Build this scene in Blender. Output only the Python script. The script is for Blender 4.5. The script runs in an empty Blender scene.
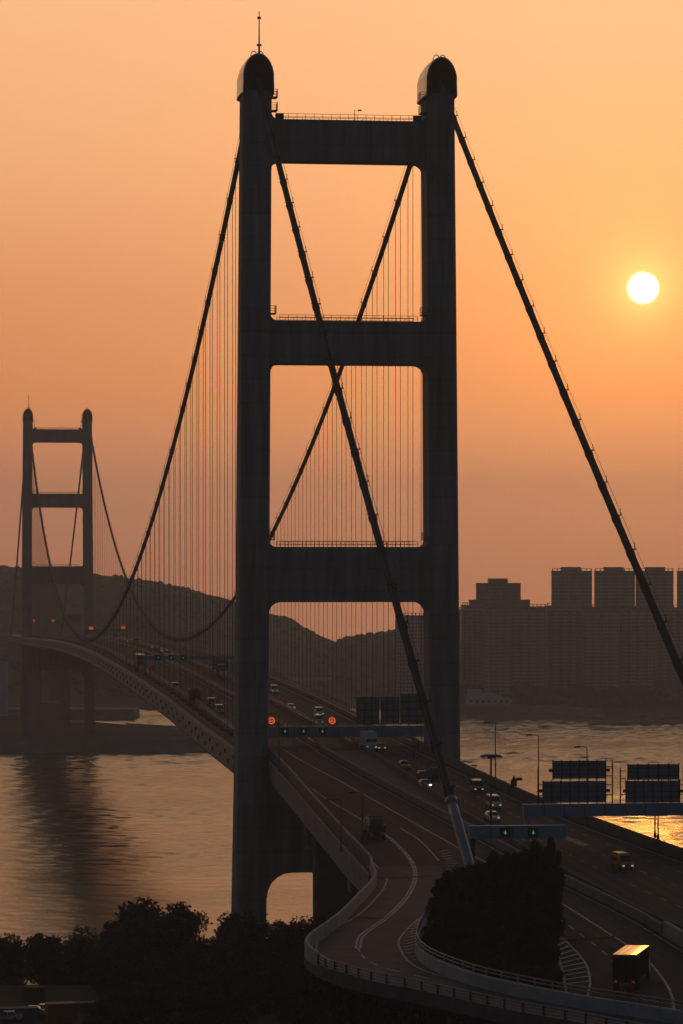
import bpy, bmesh, math, random
from mathutils import Vector, noise
random.seed(7)
R = random.Random(11)
scene = bpy.context.scene
COL = scene.collection
PI = math.pi

# ---------------------------------------------------------------- survey of the place
F, CX, YH, CZ = 3300.0, 341.5, 573.0, 105.0
PSI = math.atan(421.5 / F)
FW = (math.sin(PSI), math.cos(PSI)); RT = (math.cos(PSI), -math.sin(PSI))
CAM = (-83.236, -643.137)

def ld(l, d):                      # lateral / distance from the viewpoint hill -> world x, y
    return (CAM[0] + FW[0]*d + RT[0]*l, CAM[1] + FW[1]*d + RT[1]*l)
def at_depth(x, y, d):
    l = (x - CX)/F*d
    X, Y = ld(l, d)
    return (X, Y, CZ - (y - YH)*d/F)
def at_z(x, y, z):
    d = F*(CZ - z)/(y - YH)
    X, Y = ld((x - CX)/F*d, d)
    return (X, Y, z)
def at_X(x, y, X):
    l = (x - CX)/F
    d = (X - CAM[0])/(FW[0] + RT[0]*l)
    p = ld(l*d, d)
    return (p[0], p[1], CZ - (y - YH)*d/F)
def interp(kn, t):
    if t <= kn[0][0]: return kn[0][1]
    if t >= kn[-1][0]: return kn[-1][1]
    n = len(kn)
    for i in range(n-1):
        if kn[i][0] <= t <= kn[i+1][0]: break
    def m(j):
        a, b = max(j-1, 0), min(j+1, n-1)
        return (kn[b][1]-kn[a][1])/(kn[b][0]-kn[a][0])
    h = kn[i+1][0]-kn[i][0]; u = (t-kn[i][0])/h
    return ((2*u**3-3*u*u+1)*kn[i][1] + (u**3-2*u*u+u)*h*m(i)
            + (-2*u**3+3*u*u)*kn[i+1][1] + (u**3-u*u)*h*m(i+1))
def lin(kn, t):
    if t <= kn[0][0]: return kn[0][1]
    for (a, va), (b, vb) in zip(kn, kn[1:]):
        if t <= b: return va + (vb-va)*(t-a)/(b-a)
    return kn[-1][1]
def sstep(a, b, t):
    u = min(1, max(0, (t-a)/(b-a))); return u*u*(3-2*u)

ZK = [(-700,50),(-420,58.3),(-355,60.5),(-300,62.3),(-215,64.8),(-140,66.6),(0,69.6),(100,71.2),(200,73.2),(400,75.6),
      (586,76.4),(851,74.4),(1261,68.0),(1377,66.0),(1800,60)]
def zm(Y): return interp(ZK, Y)
def zr(Y): return max(zm(Y), 64.95) if Y < -100 else zm(Y)
def on_road(x, y, zf=zm, dz=0.0):
    z = 66.0
    for _ in range(60):
        p = at_z(x, y, z); z = .5*z + .5*(zf(p[1]) + dz)
    return Vector((p[0], p[1], z))

# ---------------------------------------------------------------- materials
MATS = {}
def new_mat(name):
    m = bpy.data.materials.new(name); m.use_nodes = True
    nt = m.node_tree
    return m, nt, nt.nodes['Principled BSDF']
def mat(name, col, rough=.7, metal=0.0, var=0.25, scale=.4, bump=0.0, bscale=3.0, streak=False, spec=.4):
    m, nt, b = new_mat(name)
    tc = nt.nodes.new('ShaderNodeTexCoord')
    src = tc.outputs['Object']
    if streak:
        mp = nt.nodes.new('ShaderNodeMapping'); mp.inputs['Scale'].default_value = (1, 1, .08)
        nt.links.new(src, mp.inputs[0]); src = mp.outputs[0]
    n = nt.nodes.new('ShaderNodeTexNoise'); n.inputs['Scale'].default_value = scale
    n.inputs['Detail'].default_value = 5; n.inputs['Roughness'].default_value = .65
    nt.links.new(src, n.inputs['Vector'])
    r = nt.nodes.new('ShaderNodeValToRGB')
    r.color_ramp.elements[0].position = .3; r.color_ramp.elements[1].position = .72
    r.color_ramp.elements[0].color = tuple(c*(1-var) for c in col) + (1,)
    r.color_ramp.elements[1].color = tuple(min(1, c*(1+var)) for c in col) + (1,)
    nt.links.new(n.outputs['Fac'], r.inputs[0]); nt.links.new(r.outputs[0], b.inputs['Base Color'])
    b.inputs['Roughness'].default_value = rough; b.inputs['Metallic'].default_value = metal
    b.inputs['Specular IOR Level'].default_value = spec
    if bump:
        n2 = nt.nodes.new('ShaderNodeTexNoise'); n2.inputs['Scale'].default_value = bscale; n2.inputs['Detail'].default_value = 4
        nt.links.new(tc.outputs['Object'], n2.inputs['Vector'])
        bp = nt.nodes.new('ShaderNodeBump'); bp.inputs['Strength'].default_value = bump; bp.inputs['Distance'].default_value = .2
        nt.links.new(n2.outputs['Fac'], bp.inputs['Height']); nt.links.new(bp.outputs[0], b.inputs['Normal'])
    MATS[name] = m
    return m
def emat(name, col, s):
    m, nt, b = new_mat(name)
    b.inputs['Base Color'].default_value = (.02, .02, .02, 1)
    b.inputs['Emission Color'].default_value = col + (1,); b.inputs['Emission Strength'].default_value = s
    MATS[name] = m
    return m

M = MATS
mat('tower_concrete', (.235,.235,.235), .85, var=.42, scale=.5, streak=True, bump=.25, bscale=1.2)
def pour_joints(m, h, dark):
    nt = m.node_tree; b = nt.nodes['Principled BSDF']; L_ = nt.links.new; Nn = nt.nodes.new
    src = b.inputs['Base Color'].links[0].from_socket
    tc = Nn('ShaderNodeTexCoord'); sp = Nn('ShaderNodeSeparateXYZ'); L_(tc.outputs['Object'], sp.inputs[0])
    d = Nn('ShaderNodeMath'); d.operation = 'DIVIDE'; d.inputs[1].default_value = h; L_(sp.outputs['Z'], d.inputs[0])
    f = Nn('ShaderNodeMath'); f.operation = 'FRACT'; L_(d.outputs[0], f.inputs[0])
    g = Nn('ShaderNodeMath'); g.operation = 'LESS_THAN'; g.inputs[1].default_value = .07; L_(f.outputs[0], g.inputs[0])
    fl = Nn('ShaderNodeMath'); fl.operation = 'FLOOR'; L_(d.outputs[0], fl.inputs[0])
    wn = Nn('ShaderNodeTexWhiteNoise'); wn.noise_dimensions = '1D'; L_(fl.outputs[0], wn.inputs['W'])
    mr = Nn('ShaderNodeMapRange'); mr.inputs['To Min'].default_value = .9; mr.inputs['To Max'].default_value = 1.08; L_(wn.outputs['Value'], mr.inputs['Value'])
    m0 = Nn('ShaderNodeMix'); m0.data_type = 'RGBA'; m0.blend_type = 'MULTIPLY'; m0.inputs['Factor'].default_value = 1; L_(src, m0.inputs['A']); L_(mr.outputs[0], m0.inputs['B'])
    mx = Nn('ShaderNodeMix'); mx.data_type = 'RGBA'; mx.blend_type = 'MULTIPLY'; L_(g.outputs[0], mx.inputs['Factor']); L_(m0.outputs['Result'], mx.inputs['A']); mx.inputs['B'].default_value = (dark,dark,dark,1)
    L_(mx.outputs['Result'], b.inputs['Base Color'])
pour_joints(MATS['tower_concrete'], 4.6, .84)
mat('cap_shell', (.62,.60,.57), .3, metal=.5, var=.12, scale=.8)
mat('dark_void', (.02,.02,.02), .9)  # near-black, also painted where openings and gaps lie in shade
mat('cable_steel', (.05,.052,.056), .85, metal=.0, var=.2, scale=1)
mat('hanger_steel', (.10,.10,.10), .6, metal=.2)
mat('sheath_paint', (.22,.27,.31), .5, var=.15, scale=1.2)
mat('fairing_steel', (.21,.21,.208), .7, metal=.0, var=.2, scale=.25)
mat('girder_paint', (.16,.16,.16), .6, var=.25, scale=.3)
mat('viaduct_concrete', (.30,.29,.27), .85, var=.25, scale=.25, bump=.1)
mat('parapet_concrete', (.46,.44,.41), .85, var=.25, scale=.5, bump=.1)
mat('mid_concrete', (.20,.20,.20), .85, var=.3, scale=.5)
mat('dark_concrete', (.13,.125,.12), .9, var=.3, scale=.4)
mat('barrier_metal', (.07,.08,.09), .5, metal=.4, var=.2, scale=.6)
mat('rail_steel', (.30,.31,.32), .6, metal=.3, var=.2, scale=2)
mat('asphalt', (.10,.10,.10), .85, var=.3, scale=.16, bump=.12, bscale=5, spec=.3)
mat('asphalt_patch', (.008,.008,.008), .85)
mat('road_paint', (.50,.50,.48), .7, var=.7, scale=1.2)
mat('gantry_blue', (.19,.36,.46), .5, metal=.2, var=.15, scale=.6)
mat('sign_back', (.16,.27,.33), .5, metal=.3, var=.2, scale=.8)
mat('dark_steel', (.05,.055,.06), .5, metal=.5)
mat('lamp_steel', (.10,.11,.12), .45, metal=.6)
mat('bark', (.05,.04,.03), .95, var=.4, scale=2)
mat('leaf_dark', (.02,.028,.013), .8, var=.4, scale=.5, spec=.2)
mat('leaf_light', (.036,.048,.02), .75, var=.35, scale=.5, spec=.2)
mat('hill_green', (.075,.08,.055), .95, var=.45, scale=.02, bump=.4, bscale=.1, spec=.1)
mat('island_green', (.035,.045,.022), .95, var=.4, scale=.04, bump=.4, bscale=.2, spec=.1)
mat('soil', (.05,.045,.035), .95, var=.4, scale=.08, spec=.1)
mat('yard_ground', (.035,.032,.03), .95, var=.3, scale=.15, spec=.2)
mat('seawall_stone', (.34,.33,.31), .9, var=.3, scale=.12, bump=.3, bscale=.8)
mat('rock', (.12,.10,.085), .9, var=.4, scale=.1, bump=.5, bscale=.4)
mat('white_render', (.82,.81,.79), .6, var=.08, scale=.1)
mat('pale_render', (.55,.54,.52), .8, var=.12, scale=.1)
mat('grey_render', (.34,.34,.34), .8, var=.12, scale=.1)
mat('tyre', (.02,.02,.02), .9)
mat('glass', (.02,.025,.03), .08, spec=.7)
mat('truck_roof', (.78,.74,.68), .24, metal=.9, var=.15, scale=1.5)
mat('orange_box', (.30,.10,.03), .6, var=.2, scale=.6)
mat('soil_box', (.10,.07,.04), .8)
mat('blue_sheet', (.05,.10,.15), .7, var=.3, scale=.5)
for n_, c_ in dict(white=(.75,.75,.73), cream=(.6,.55,.45), silver=(.45,.46,.47), red=(.35,.04,.03), darkred=(.22,.035,.03), yellow=(.6,.36,.06),
                   orange=(.5,.2,.04), black=(.025,.025,.03), grey=(.18,.19,.2), blue=(.06,.11,.22), green=(.06,.16,.09), brown=(.12,.085,.06)).items():
    mat('paint_'+n_, c_, .28, metal=.15, var=.06, scale=1, spec=.6)
emat('head_lamp', (1,.92,.78), 7)
emat('head_lamp_dim', (1,.9,.75), .35)
emat('tail_lamp', (1,.06,.03), .12)
emat('signal_red', (1,.10,.03), .9)
emat('signal_amber', (1,.35,.15), .55)
emat('signal_green', (.08,.9,.55), .32)
emat('signal_cyan', (.2,.55,.75), .22)
mat('lens', (.3,.3,.28), .2)

def facade(name, base):
    m, nt, b = new_mat(name)
    Nn = nt.nodes.new; L_ = nt.links.new
    tc = Nn('ShaderNodeTexCoord'); sp = Nn('ShaderNodeSeparateXYZ'); L_(tc.outputs['Object'], sp.inputs[0])
    def op(o, a, v=None, a2=None):
        n = Nn('ShaderNodeMath'); n.operation = o; L_(a, n.inputs[0])
        if v is not None: n.inputs[1].default_value = v
        if a2 is not None: L_(a2, n.inputs[1])
        return n.outputs[0]
    zf = op('DIVIDE', sp.outputs['Z'], 2.9); xf = op('DIVIDE', sp.outputs['X'], 2.3)
    band = op('GREATER_THAN', op('FRACT', zf), .42); col_ = op('LESS_THAN', op('FRACT', xf), .72)
    win = op('MULTIPLY', band, None, col_)
    cell = Nn('ShaderNodeCombineXYZ'); L_(op('FLOOR', xf), cell.inputs[0]); L_(op('FLOOR', zf), cell.inputs[1])
    wn = Nn('ShaderNodeTexWhiteNoise'); L_(cell.outputs[0], wn.inputs['Vector'])
    gl = Nn('ShaderNodeMix'); gl.data_type = 'RGBA'; gl.inputs['A'].default_value = (.03,.035,.04,1); gl.inputs['B'].default_value = (.24,.22,.20,1); L_(wn.outputs['Value'], gl.inputs['Factor'])
    nz = Nn('ShaderNodeTexNoise'); nz.inputs['Scale'].default_value = .08; L_(tc.outputs['Object'], nz.inputs['Vector'])
    wl_ = Nn('ShaderNodeMix'); wl_.data_type = 'RGBA'; wl_.inputs['A'].default_value = tuple(c*.75 for c in base)+(1,); wl_.inputs['B'].default_value = tuple(c*1.2 for c in base)+(1,); L_(nz.outputs['Fac'], wl_.inputs['Factor'])
    mx = Nn('ShaderNodeMix'); mx.data_type = 'RGBA'; L_(win, mx.inputs['Factor']); L_(wl_.outputs['Result'], mx.inputs['A']); L_(gl.outputs['Result'], mx.inputs['B'])
    L_(mx.outputs['Result'], b.inputs['Base Color']); b.inputs['Roughness'].default_value = .75
    M[name] = m
facade('facade_pink', (.33,.22,.18)); facade('facade_cream', (.52,.46,.39)); facade('facade_grey', (.24,.25,.26))

# water
def water_mat():
    m, nt, b = new_mat('water')
    b.inputs['Base Color'].default_value = (.06,.06,.05,1); b.inputs['Roughness'].default_value = .17
    b.inputs['IOR'].default_value = 1.33; b.inputs['Specular IOR Level'].default_value = .9
    tc = nt.nodes.new('ShaderNodeTexCoord')
    def noise_n(scale, detail, sx=1, sy=1):
        mp = nt.nodes.new('ShaderNodeMapping'); mp.inputs['Scale'].default_value = (sx, sy, 1); mp.inputs['Rotation'].default_value = (0,0,.2)
        nt.links.new(tc.outputs['Object'], mp.inputs[0])
        n = nt.nodes.new('ShaderNodeTexNoise'); n.inputs['Scale'].default_value = scale; n.inputs['Detail'].default_value = detail
        n.inputs['Roughness'].default_value = .6
        nt.links.new(mp.outputs[0], n.inputs['Vector']); return n
    n1 = noise_n(1.1, 4, .7, 1); n2 = noise_n(.42, 3, .7, 1); n3 = noise_n(.006, 3, .5, 1.6)
    add = nt.nodes.new('ShaderNodeMath'); add.operation = 'MULTIPLY_ADD'
    nt.links.new(n2.outputs['Fac'], add.inputs[0]); add.inputs[1].default_value = 2.2; nt.links.new(n1.outputs['Fac'], add.inputs[2])
    bp = nt.nodes.new('ShaderNodeBump'); bp.inputs['Distance'].default_value = 1.0
    mr = nt.nodes.new('ShaderNodeMapRange'); mr.inputs['From Min'].default_value = .35; mr.inputs['From Max'].default_value = .65
    mr.inputs['To Min'].default_value = .05; mr.inputs['To Max'].default_value = .14
    nt.links.new(n3.outputs['Fac'], mr.inputs['Value']); nt.links.new(mr.outputs[0], bp.inputs['Strength'])
    nt.links.new(add.outputs[0], bp.inputs['Height']); nt.links.new(bp.outputs[0], b.inputs['Normal'])
    M['water'] = m
water_mat()

# ---------------------------------------------------------------- mesh helpers
class MB:
    def __init__(s): s.v = []; s.f = []; s.mi = []; s.cur = 0
    def face(s, idx): s.f.append(tuple(idx)); s.mi.append(s.cur)
    def add(s, vs, fs):
        o = len(s.v); s.v += [tuple(v) for v in vs]
        for f in fs: s.face([i+o for i in f])
    def box(s, c, d, rz=0.0, taper=1.0):
        cx, cy, cz = c; hx, hy, hz = d[0]/2, d[1]/2, d[2]/2
        ca, sa = math.cos(rz), math.sin(rz); vs = []
        for z, k in ((-hz, 1), (hz, taper)):
            for x, y in ((-hx,-hy),(hx,-hy),(hx,hy),(-hx,hy)):
                x *= k; y *= k
                vs.append((cx + x*ca - y*sa, cy + x*sa + y*ca, cz + z))
        s.add(vs, [(0,3,2,1),(4,5,6,7),(0,1,5,4),(1,2,6,5),(2,3,7,6),(3,0,4,7)])
        return s
    def tube(s, pts, r, n=8, caps=True):
        pts = [Vector(p) for p in pts]; k = len(pts); rings = []
        for i, p in enumerate(pts):
            t = (pts[min(i+1, k-1)] - pts[max(i-1, 0)]).normalized()
            a = Vector((0,0,1)) if abs(t.z) < .9 else Vector((1,0,0))
            u = t.cross(a).normalized(); w = t.cross(u).normalized()
            ri = r[i] if isinstance(r, (list, tuple)) else r
            rings.append([p + u*ri*math.cos(2*PI*j/n) + w*ri*math.sin(2*PI*j/n) for j in range(n)])
        fs = []
        for i in range(k-1):
            for j in range(n):
                a, b = i*n+j, i*n+(j+1) % n
                fs.append((a, b, b+n, a+n))
        if caps: fs += [tuple(range(n-1, -1, -1)), tuple(range((k-1)*n, k*n))]
        s.add([v for rr in rings for v in rr], fs)
        return s
    def prism(s, poly, a, b, axis='y'):        # polygon in the plane across the axis, run from a to b
        n = len(poly); vs = []
        for t in (a, b):
            for p, q in poly:
                vs.append((p, t, q) if axis == 'y' else ((t, p, q) if axis == 'x' else (p, q, t)))
        s.add(vs, [tuple(range(n)), tuple(range(2*n-1, n-1, -1))] + [(i, i+n, (i+1) % n + n, (i+1) % n) for i in range(n)])
        return s
    def strip(s, A, B):
        n = len(A); s.add(list(A)+list(B), [(i, i+1, n+i+1, n+i) for i in range(n-1)]); return s
    def sweep(s, pts, prof, close=True):       # prof: (sideways, up) offsets carried along a path, closed outline
        pts = [Vector(p) for p in pts]; k = len(pts); n = len(prof); vs = []
        for i, p in enumerate(pts):
            t = pts[min(i+1, k-1)] - pts[max(i-1, 0)]; t.z = 0; t.normalize()
            sd = Vector((t.y, -t.x, 0))
            for a, b in prof: vs.append(p + sd*a + Vector((0,0,b)))
        fs = []
        for i in range(k-1):
            for j in range(n): fs.append((i*n+j, i*n+(j+1) % n, (i+1)*n+(j+1) % n, (i+1)*n+j))
        fs += [tuple(range(n-1, -1, -1)), tuple(range((k-1)*n, k*n))]
        s.add(vs, fs); return s
    def mesh(s, name, mats, smooth=False):
        me = bpy.data.meshes.new(name); me.from_pydata(s.v, [], s.f)
        for m in (mats if isinstance(mats, (list, tuple)) else [mats]): me.materials.append(m if not isinstance(m, str) else M[m])
        if any(s.mi): me.polygons.foreach_set('material_index', s.mi)
        bm = bmesh.new(); bm.from_mesh(me); bmesh.ops.recalc_face_normals(bm, faces=bm.faces) if len(bm.faces) < 60000 else None
        bm.to_mesh(me); bm.free()
        if smooth: me.polygons.foreach_set('use_smooth', [True]*len(me.polygons))
        me.update(); return me
    def build(s, name, mats, parent=None, smooth=False):
        return link(name, s.mesh(name, mats, smooth), parent)
def link(name, me, parent=None):
    o = bpy.data.objects.new(name, me); COL.objects.link(o)
    if parent: o.parent = parent
    return o
def tag(o, label=None, cat=None, group=None, kind=None):
    if label: o['label'] = label
    if cat: o['category'] = cat
    if group: o['group'] = group
    if kind: o['kind'] = kind
    return o
def thing(name, label, cat, loc=(0,0,0), rz=0.0, group=None):
    o = bpy.data.objects.new(name, None); COL.objects.link(o); o.empty_display_size = .5
    o.location = loc; o.rotation_euler = (0,0,rz)
    return tag(o, label, cat, group)
def structure(name, mb, m, label=None, smooth=False):
    o = mb.build(name, m, None, smooth); o['kind'] = 'structure'
    o['label'] = label or name; o['category'] = name.replace('_', ' '); return o
def copy_tree(o, parent=None):
    c = o.copy(); COL.objects.link(c)
    if parent: c.parent = parent
    for ch in list(o.children): copy_tree(ch, c)
    return c
def resample(pts, n):
    pts = [Vector(p) for p in pts]; L = [0]
    for a, b in zip(pts, pts[1:]): L.append(L[-1] + (b-a).length)
    xs = [[(l, p[i]) for l, p in zip(L, pts)] for i in range(3)]
    return [Vector([interp(x, L[-1]*k/(n-1)) for x in xs]) for k in range(n)]
def offset(pts, d, dz=0):
    out = []; k = len(pts)
    for i, p in enumerate(pts):
        t = pts[min(i+1, k-1)] - pts[max(i-1, 0)]; t = Vector((t.x, t.y, 0)).normalized()
        out.append(p + Vector((t.y, -t.x, 0))*d + Vector((0,0,dz)))
    return out
def cut(pts, step):
    L = 0; out = [pts[0]]
    for a, b in zip(pts, pts[1:]):
        seg = (b-a).length; t = step - L
        while t <= seg: out.append(a + (b-a)*(t/seg)); t += step
        L = seg - (t - step)
    return out

# ---------------------------------------------------------------- water, sky, haze
def flat(x0, y0, x1, y1, z): 
    m = MB(); m.add([(x0,y0,z),(x1,y0,z),(x1,y1,z),(x0,y1,z)], [(0,1,2,3)]); return m
import numpy as np
def sea():
    rows = [-150,100,300,600,760] + list(np.arange(800, 1500, 1.7)) + list(np.arange(1500, 2760, 3.0)) + [2800,2900,3100,3500,3800,4350]
    nc = 190
    d = np.array(rows); u = np.linspace(-1, 1, nc)
    dd = np.repeat(d[:,None], nc, 1); half = np.clip(dd, 700, 3000)*.128
    l = u[None,:]*half
    ext = [-4200,-2200,-900]; 
    L = np.concatenate([np.repeat(np.array([ext]), len(d), 0), l, np.repeat(np.array([[900,2200,4200]]), len(d), 0)], 1)
    D = np.repeat(d[:,None], nc+6, 1)
    X = CAM[0] + FW[0]*D + RT[0]*L; Y = CAM[1] + FW[1]*D + RT[1]*L
    rs = np.random.RandomState(4); Z = np.zeros_like(X)
    for k in range(44):
        wl = 3.6*(1.04**k); th = rs.normal(1.25, .75); kk = 2*np.pi/wl
        slope = .0085
        Z += slope/kk*np.sin(kk*(X*np.cos(th)+Y*np.sin(th)) + rs.uniform(0, 6.28))
    env = np.ones_like(X)
    for k in range(9):
        wl = rs.uniform(120, 700); th = rs.normal(1.45, .5); kk = 2*np.pi/wl
        env += .16*np.sin(kk*(X*np.cos(th)+Y*np.sin(th)) + rs.uniform(0, 6.28))
    Z *= np.clip(env, .45, 1.5)*(1+2.0*np.clip((D-1150)/700,0,1)+0.8*np.clip((D-1250)/500,0,1)*np.clip((L+20)/120,0,1))
    ok = ((D > 790) & (D < 2780) & (np.abs(L) <= half.max(1)[:,None])).astype(float)
    Z *= ok
    nr, ncc = X.shape
    me = bpy.data.meshes.new('water')
    V = np.stack([X,Y,Z], -1).reshape(-1,3)
    i = np.arange(nr*ncc).reshape(nr,ncc)
    Fq = np.stack([i[:-1,:-1], i[:-1,1:], i[1:,1:], i[1:,:-1]], -1).reshape(-1,4)
    me.from_pydata(V.tolist(), [], Fq.tolist()); me.materials.append(M['water'])
    me.polygons.foreach_set('use_smooth', [True]*len(me.polygons)); me.update()
    o = bpy.data.objects.new('water', me); COL.objects.link(o); o['kind'] = 'structure'; o['label'] = 'calm rippled sea channel reflecting the orange sky'; o['category'] = 'water'
sea()
hz = MB(); hz.box((250,1800,121), (11000,5300,252), -PSI)
hm = bpy.data.materials.new('haze_air'); hm.use_nodes = True
nt = hm.node_tree; nt.nodes.clear()
out = nt.nodes.new('ShaderNodeOutputMaterial'); pv = nt.nodes.new('ShaderNodeVolumePrincipled')
pv.inputs['Color'].default_value = (.86,.95,1.0,1); pv.inputs['Density'].default_value = .0002; pv.inputs['Anisotropy'].default_value = .35
nt.links.new(pv.outputs[0], out.inputs['Volume'])
M['haze_air'] = hm
h = hz.build('haze', 'haze_air'); tag(h, 'warm evening haze hanging over the strait', 'haze', None, 'stuff')

# ---------------------------------------------------------------- bridge towers
LEGX = [(0,20.0),(70,18.9),(203,18.0)]
def rrect(w, d, r, n=4):
    pts = []
    for cx, cy, a0 in ((w/2-r, d/2-r, 0), (-w/2+r, d/2-r, PI/2), (-w/2+r, -d/2+r, PI), (w/2-r, -d/2+r, 1.5*PI)):
        for k in range(n+1):
            a = a0 + k*PI/2/n; pts.append((cx + r*math.cos(a), cy + r*math.sin(a)))
    return pts
def leg_mesh(side):
    m = MB(); rings = []
    zs = [-2, 8, 8.02, 30, 55, 70, 99, 110, 146, 154, 186, 193.7, 198.9]
    for z in zs:
        w = lin([(0,6.2),(60,6.0),(200,5.7)], z); d = lin([(0,13),(60,11.5),(200,9.5)], z)
        if z <= 8: w += 4; d += 5
        c = side*lin(LEGX, z)
        rings.append([(c+x, y, z) for x, y in rrect(w, d, 1.7)])
    n = len(rings[0])
    fs = [(i*n+j, i*n+(j+1) % n, (i+1)*n+(j+1) % n, (i+1)*n+j) for i in range(len(zs)-1) for j in range(n)]
    m.add([v for r in rings for v in r], fs + [tuple(range(n-1,-1,-1)), tuple(range((len(zs)-1)*n, len(zs)*n))])
    # pour-lift ridges standing 3 cm proud
    return m
def arch(w, h0, h1, n=14):
    p = [(-w/2, h0)]
    for k in range(n+1):
        a = PI - PI*k/n
        p.append((w/2*math.cos(a)*(1.0 if abs(math.cos(a)) < .99 else .97), h0 + 2.6 + (h1-h0-2.6)*math.sin(a)))
    return p + [(w/2, h0)]
def cap_mesh(cx):
    m = MB(); A = []
    for y, k in ((-5.4,1.0),(-3.0,1.07),(2,1.10),(6.2,1.04),(8.0,.86),(8.8,.5)):
        A.append([(cx + x*k, y, 198.4 + (z-198.4)*(k if k < 1 else 1+.25*(k-1))) for x, z in arch(6.2, 198.4, 206.0)])
    n = len(A[0]); fs = []
    for i in range(len(A)-1):
        fs += [(i*n+j, i*n+j+1, (i+1)*n+j+1, (i+1)*n+j) for j in range(n-1)]
    fs.append(tuple(range((len(A)-1)*n, len(A)*n)))
    # thickness lip at the front
    B = [(cx + x*.95, -5.4, 198.4 + (z-198.4)*.965) for x, z in arch(6.2, 198.4, 206.0)]
    C_ = [(x, -3.4, z) for x, y, z in B]
    o = len(A)*n
    fs += [(j+1, j, o+j, o+j+1) for j in range(n-1)] + [(o+j+1, o+j, o+n+j, o+n+j+1) for j in range(n-1)]
    m.add([v for a in A for v in a] + B + C_, fs)
    return m
def beam_poly(z0, z1, xi0, xi1, ft, fb, n=5):
    # outline in x,z: straight edges with flared fillets into the legs
    p = []
    def fil(cx, cz, r, a0, a1):
        for k in range(n+1):
            a = a0 + (a1-a0)*k/n; p.append((cx + r*math.cos(a), cz + r*math.sin(a)))
    fil(-xi0+fb, z0-fb, fb, PI, PI/2); fil(xi0-fb, z0-fb, fb, PI/2, 0)
    p += [(xi0+.8, z0-fb), (xi1+.8, z1+ft)]
    fil(xi1-ft, z1+ft, ft, 0, -PI/2); fil(-xi1+ft, z1+ft, ft, -PI/2, -PI)
    p += [(-xi1-.8, z1+ft), (-xi0-.8, z0-fb)]
    return p
def railing(m, pts, h=1.1, step=2.0, post=.10, rails=(.55, 1.1), rr=.05):
    for p in cut(pts, step): m.box((p.x, p.y, p.z + h/2), (post, post, h))
    for z in rails: m.tube([p + Vector((0,0,z)) for p in pts], rr, 5)
def make_tower(label):
    t = thing('bridge_tower', label, 'bridge tower', (0,0,0), 0, 'towers of the suspension bridge')
    for s in (-1, 1):
        lg = leg_mesh(s).build('leg', 'tower_concrete', t)
        cap_mesh(s*18).build('saddle_housing', 'cap_shell', lg)
        v = MB(); v.prism([(s*18 + x*.945, 198.5+(z-198.4)*.95) for x, z in arch(6.2,198.4,206.0)], -3.5, -3.3); v.build('opening_shade', 'dark_void', lg)  # near-black plate stands in for the shade inside the saddle mouth
        hp = MB()
        for dx in (-.9, .9): hp.tube([(s*18+dx*.7+.65*math.cos(a), -2.5, 205.6+1.2*math.sin(a)) for a in [PI*k/8 for k in range(9)]], .1, 5)
        hp.build('hoop_rail', 'dark_steel', lg)
        for zz in (195.2, 155.6, 111.5):
            b = MB(); x = s*(lin(LEGX, zz)-2.9-.55)
            nb = 2 if zz > 190 else 1
            for q in range(nb):
                z0 = zz + q*2.6
                b.box((x, -2.2, z0), (1.1, 3.0, .15))
                for dy in (-3.6, -2.2, -.8):
                    b.box((x-s*.5, dy, z0+.75), (.1,.1,1.5))
                for dz in (.5, 1.0, 1.5): b.box((x-s*.5, -2.2, z0+dz), (.1, 3.0, .09)); b.box((x, -3.65, z0+dz), (1.1,.09,.09))
            b.build('service_balcony', 'dark_steel', lg)
    def beam(z0, z1, ft, fb, d):
        xi = lambda z: lin(LEGX, z) - lin([(0,3.1),(60,3.0),(200,2.85)], z)
        m = MB(); m.prism(beam_poly(z0, z1, xi(z0), xi(z1), ft, fb), -d/2, d/2)
        for k in range(-7, 8): m.box((k*1.9, -d/2-.03, (z0+z1)/2), (.9, .1, (z1-z0)*.82))
        return m
    for z0, z1, fb, d in ((185.6,193.6,1.9,6.0),(145.9,154.3,1.9,6.4),(99.3,110.1,2.2,7.0)):
        beam(z0, z1, 1.3, fb, d).build('crossbeam', 'tower_concrete', t)
        r = MB()
        for y in (-d/2+.3, d/2-.3): railing(r, [Vector((x,y,z1)) for x in (-13.6,-7,0,7,13.6)], 1.1, 1.7, .09)
        r.build('railing', 'dark_steel', t)
    beam(46.6, 64.5, 1.0, 4.8, 8.5).build('crossbeam', 'tower_concrete', t)
    a = MB(); a.tube([(-17.6,-2.4,205.5),(-17.6,-2.4,208.6),(-17.6,-2.4,214.6)], [.28,.16,.09], 6); a.box((-17.6,-2.4,208.0), (.9,.5,.35)); a.box((-17.6,-2.4,213.3), (.7,.12,.5))
    a.build('antenna', 'dark_steel', t)
    c = MB(); c.tube([(1.2,-2.5,193.6),(1.2,-2.5,195.6),(2.2,-2.5,195.7)], .08, 5); c.box((2.2,-2.5,195.6),(.7,.3,.25)); c.build('inspection_lamp', 'dark_steel', t)
    for x in (-16.5+2.9, 16.5-2.9):
        m = MB(); m.box((x,-2.4,194.2),(1.6,1.0,1.1)); m.build('equipment_box', 'dark_steel', t)
    return t
tw = make_tower('near concrete bridge tower with three crossbeams, its left cap carrying an antenna mast')
tf = copy_tree(tw); tf.location = (0,1377,-1.0); tf['label'] = 'far hazy bridge tower standing on the low green island'

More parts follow.
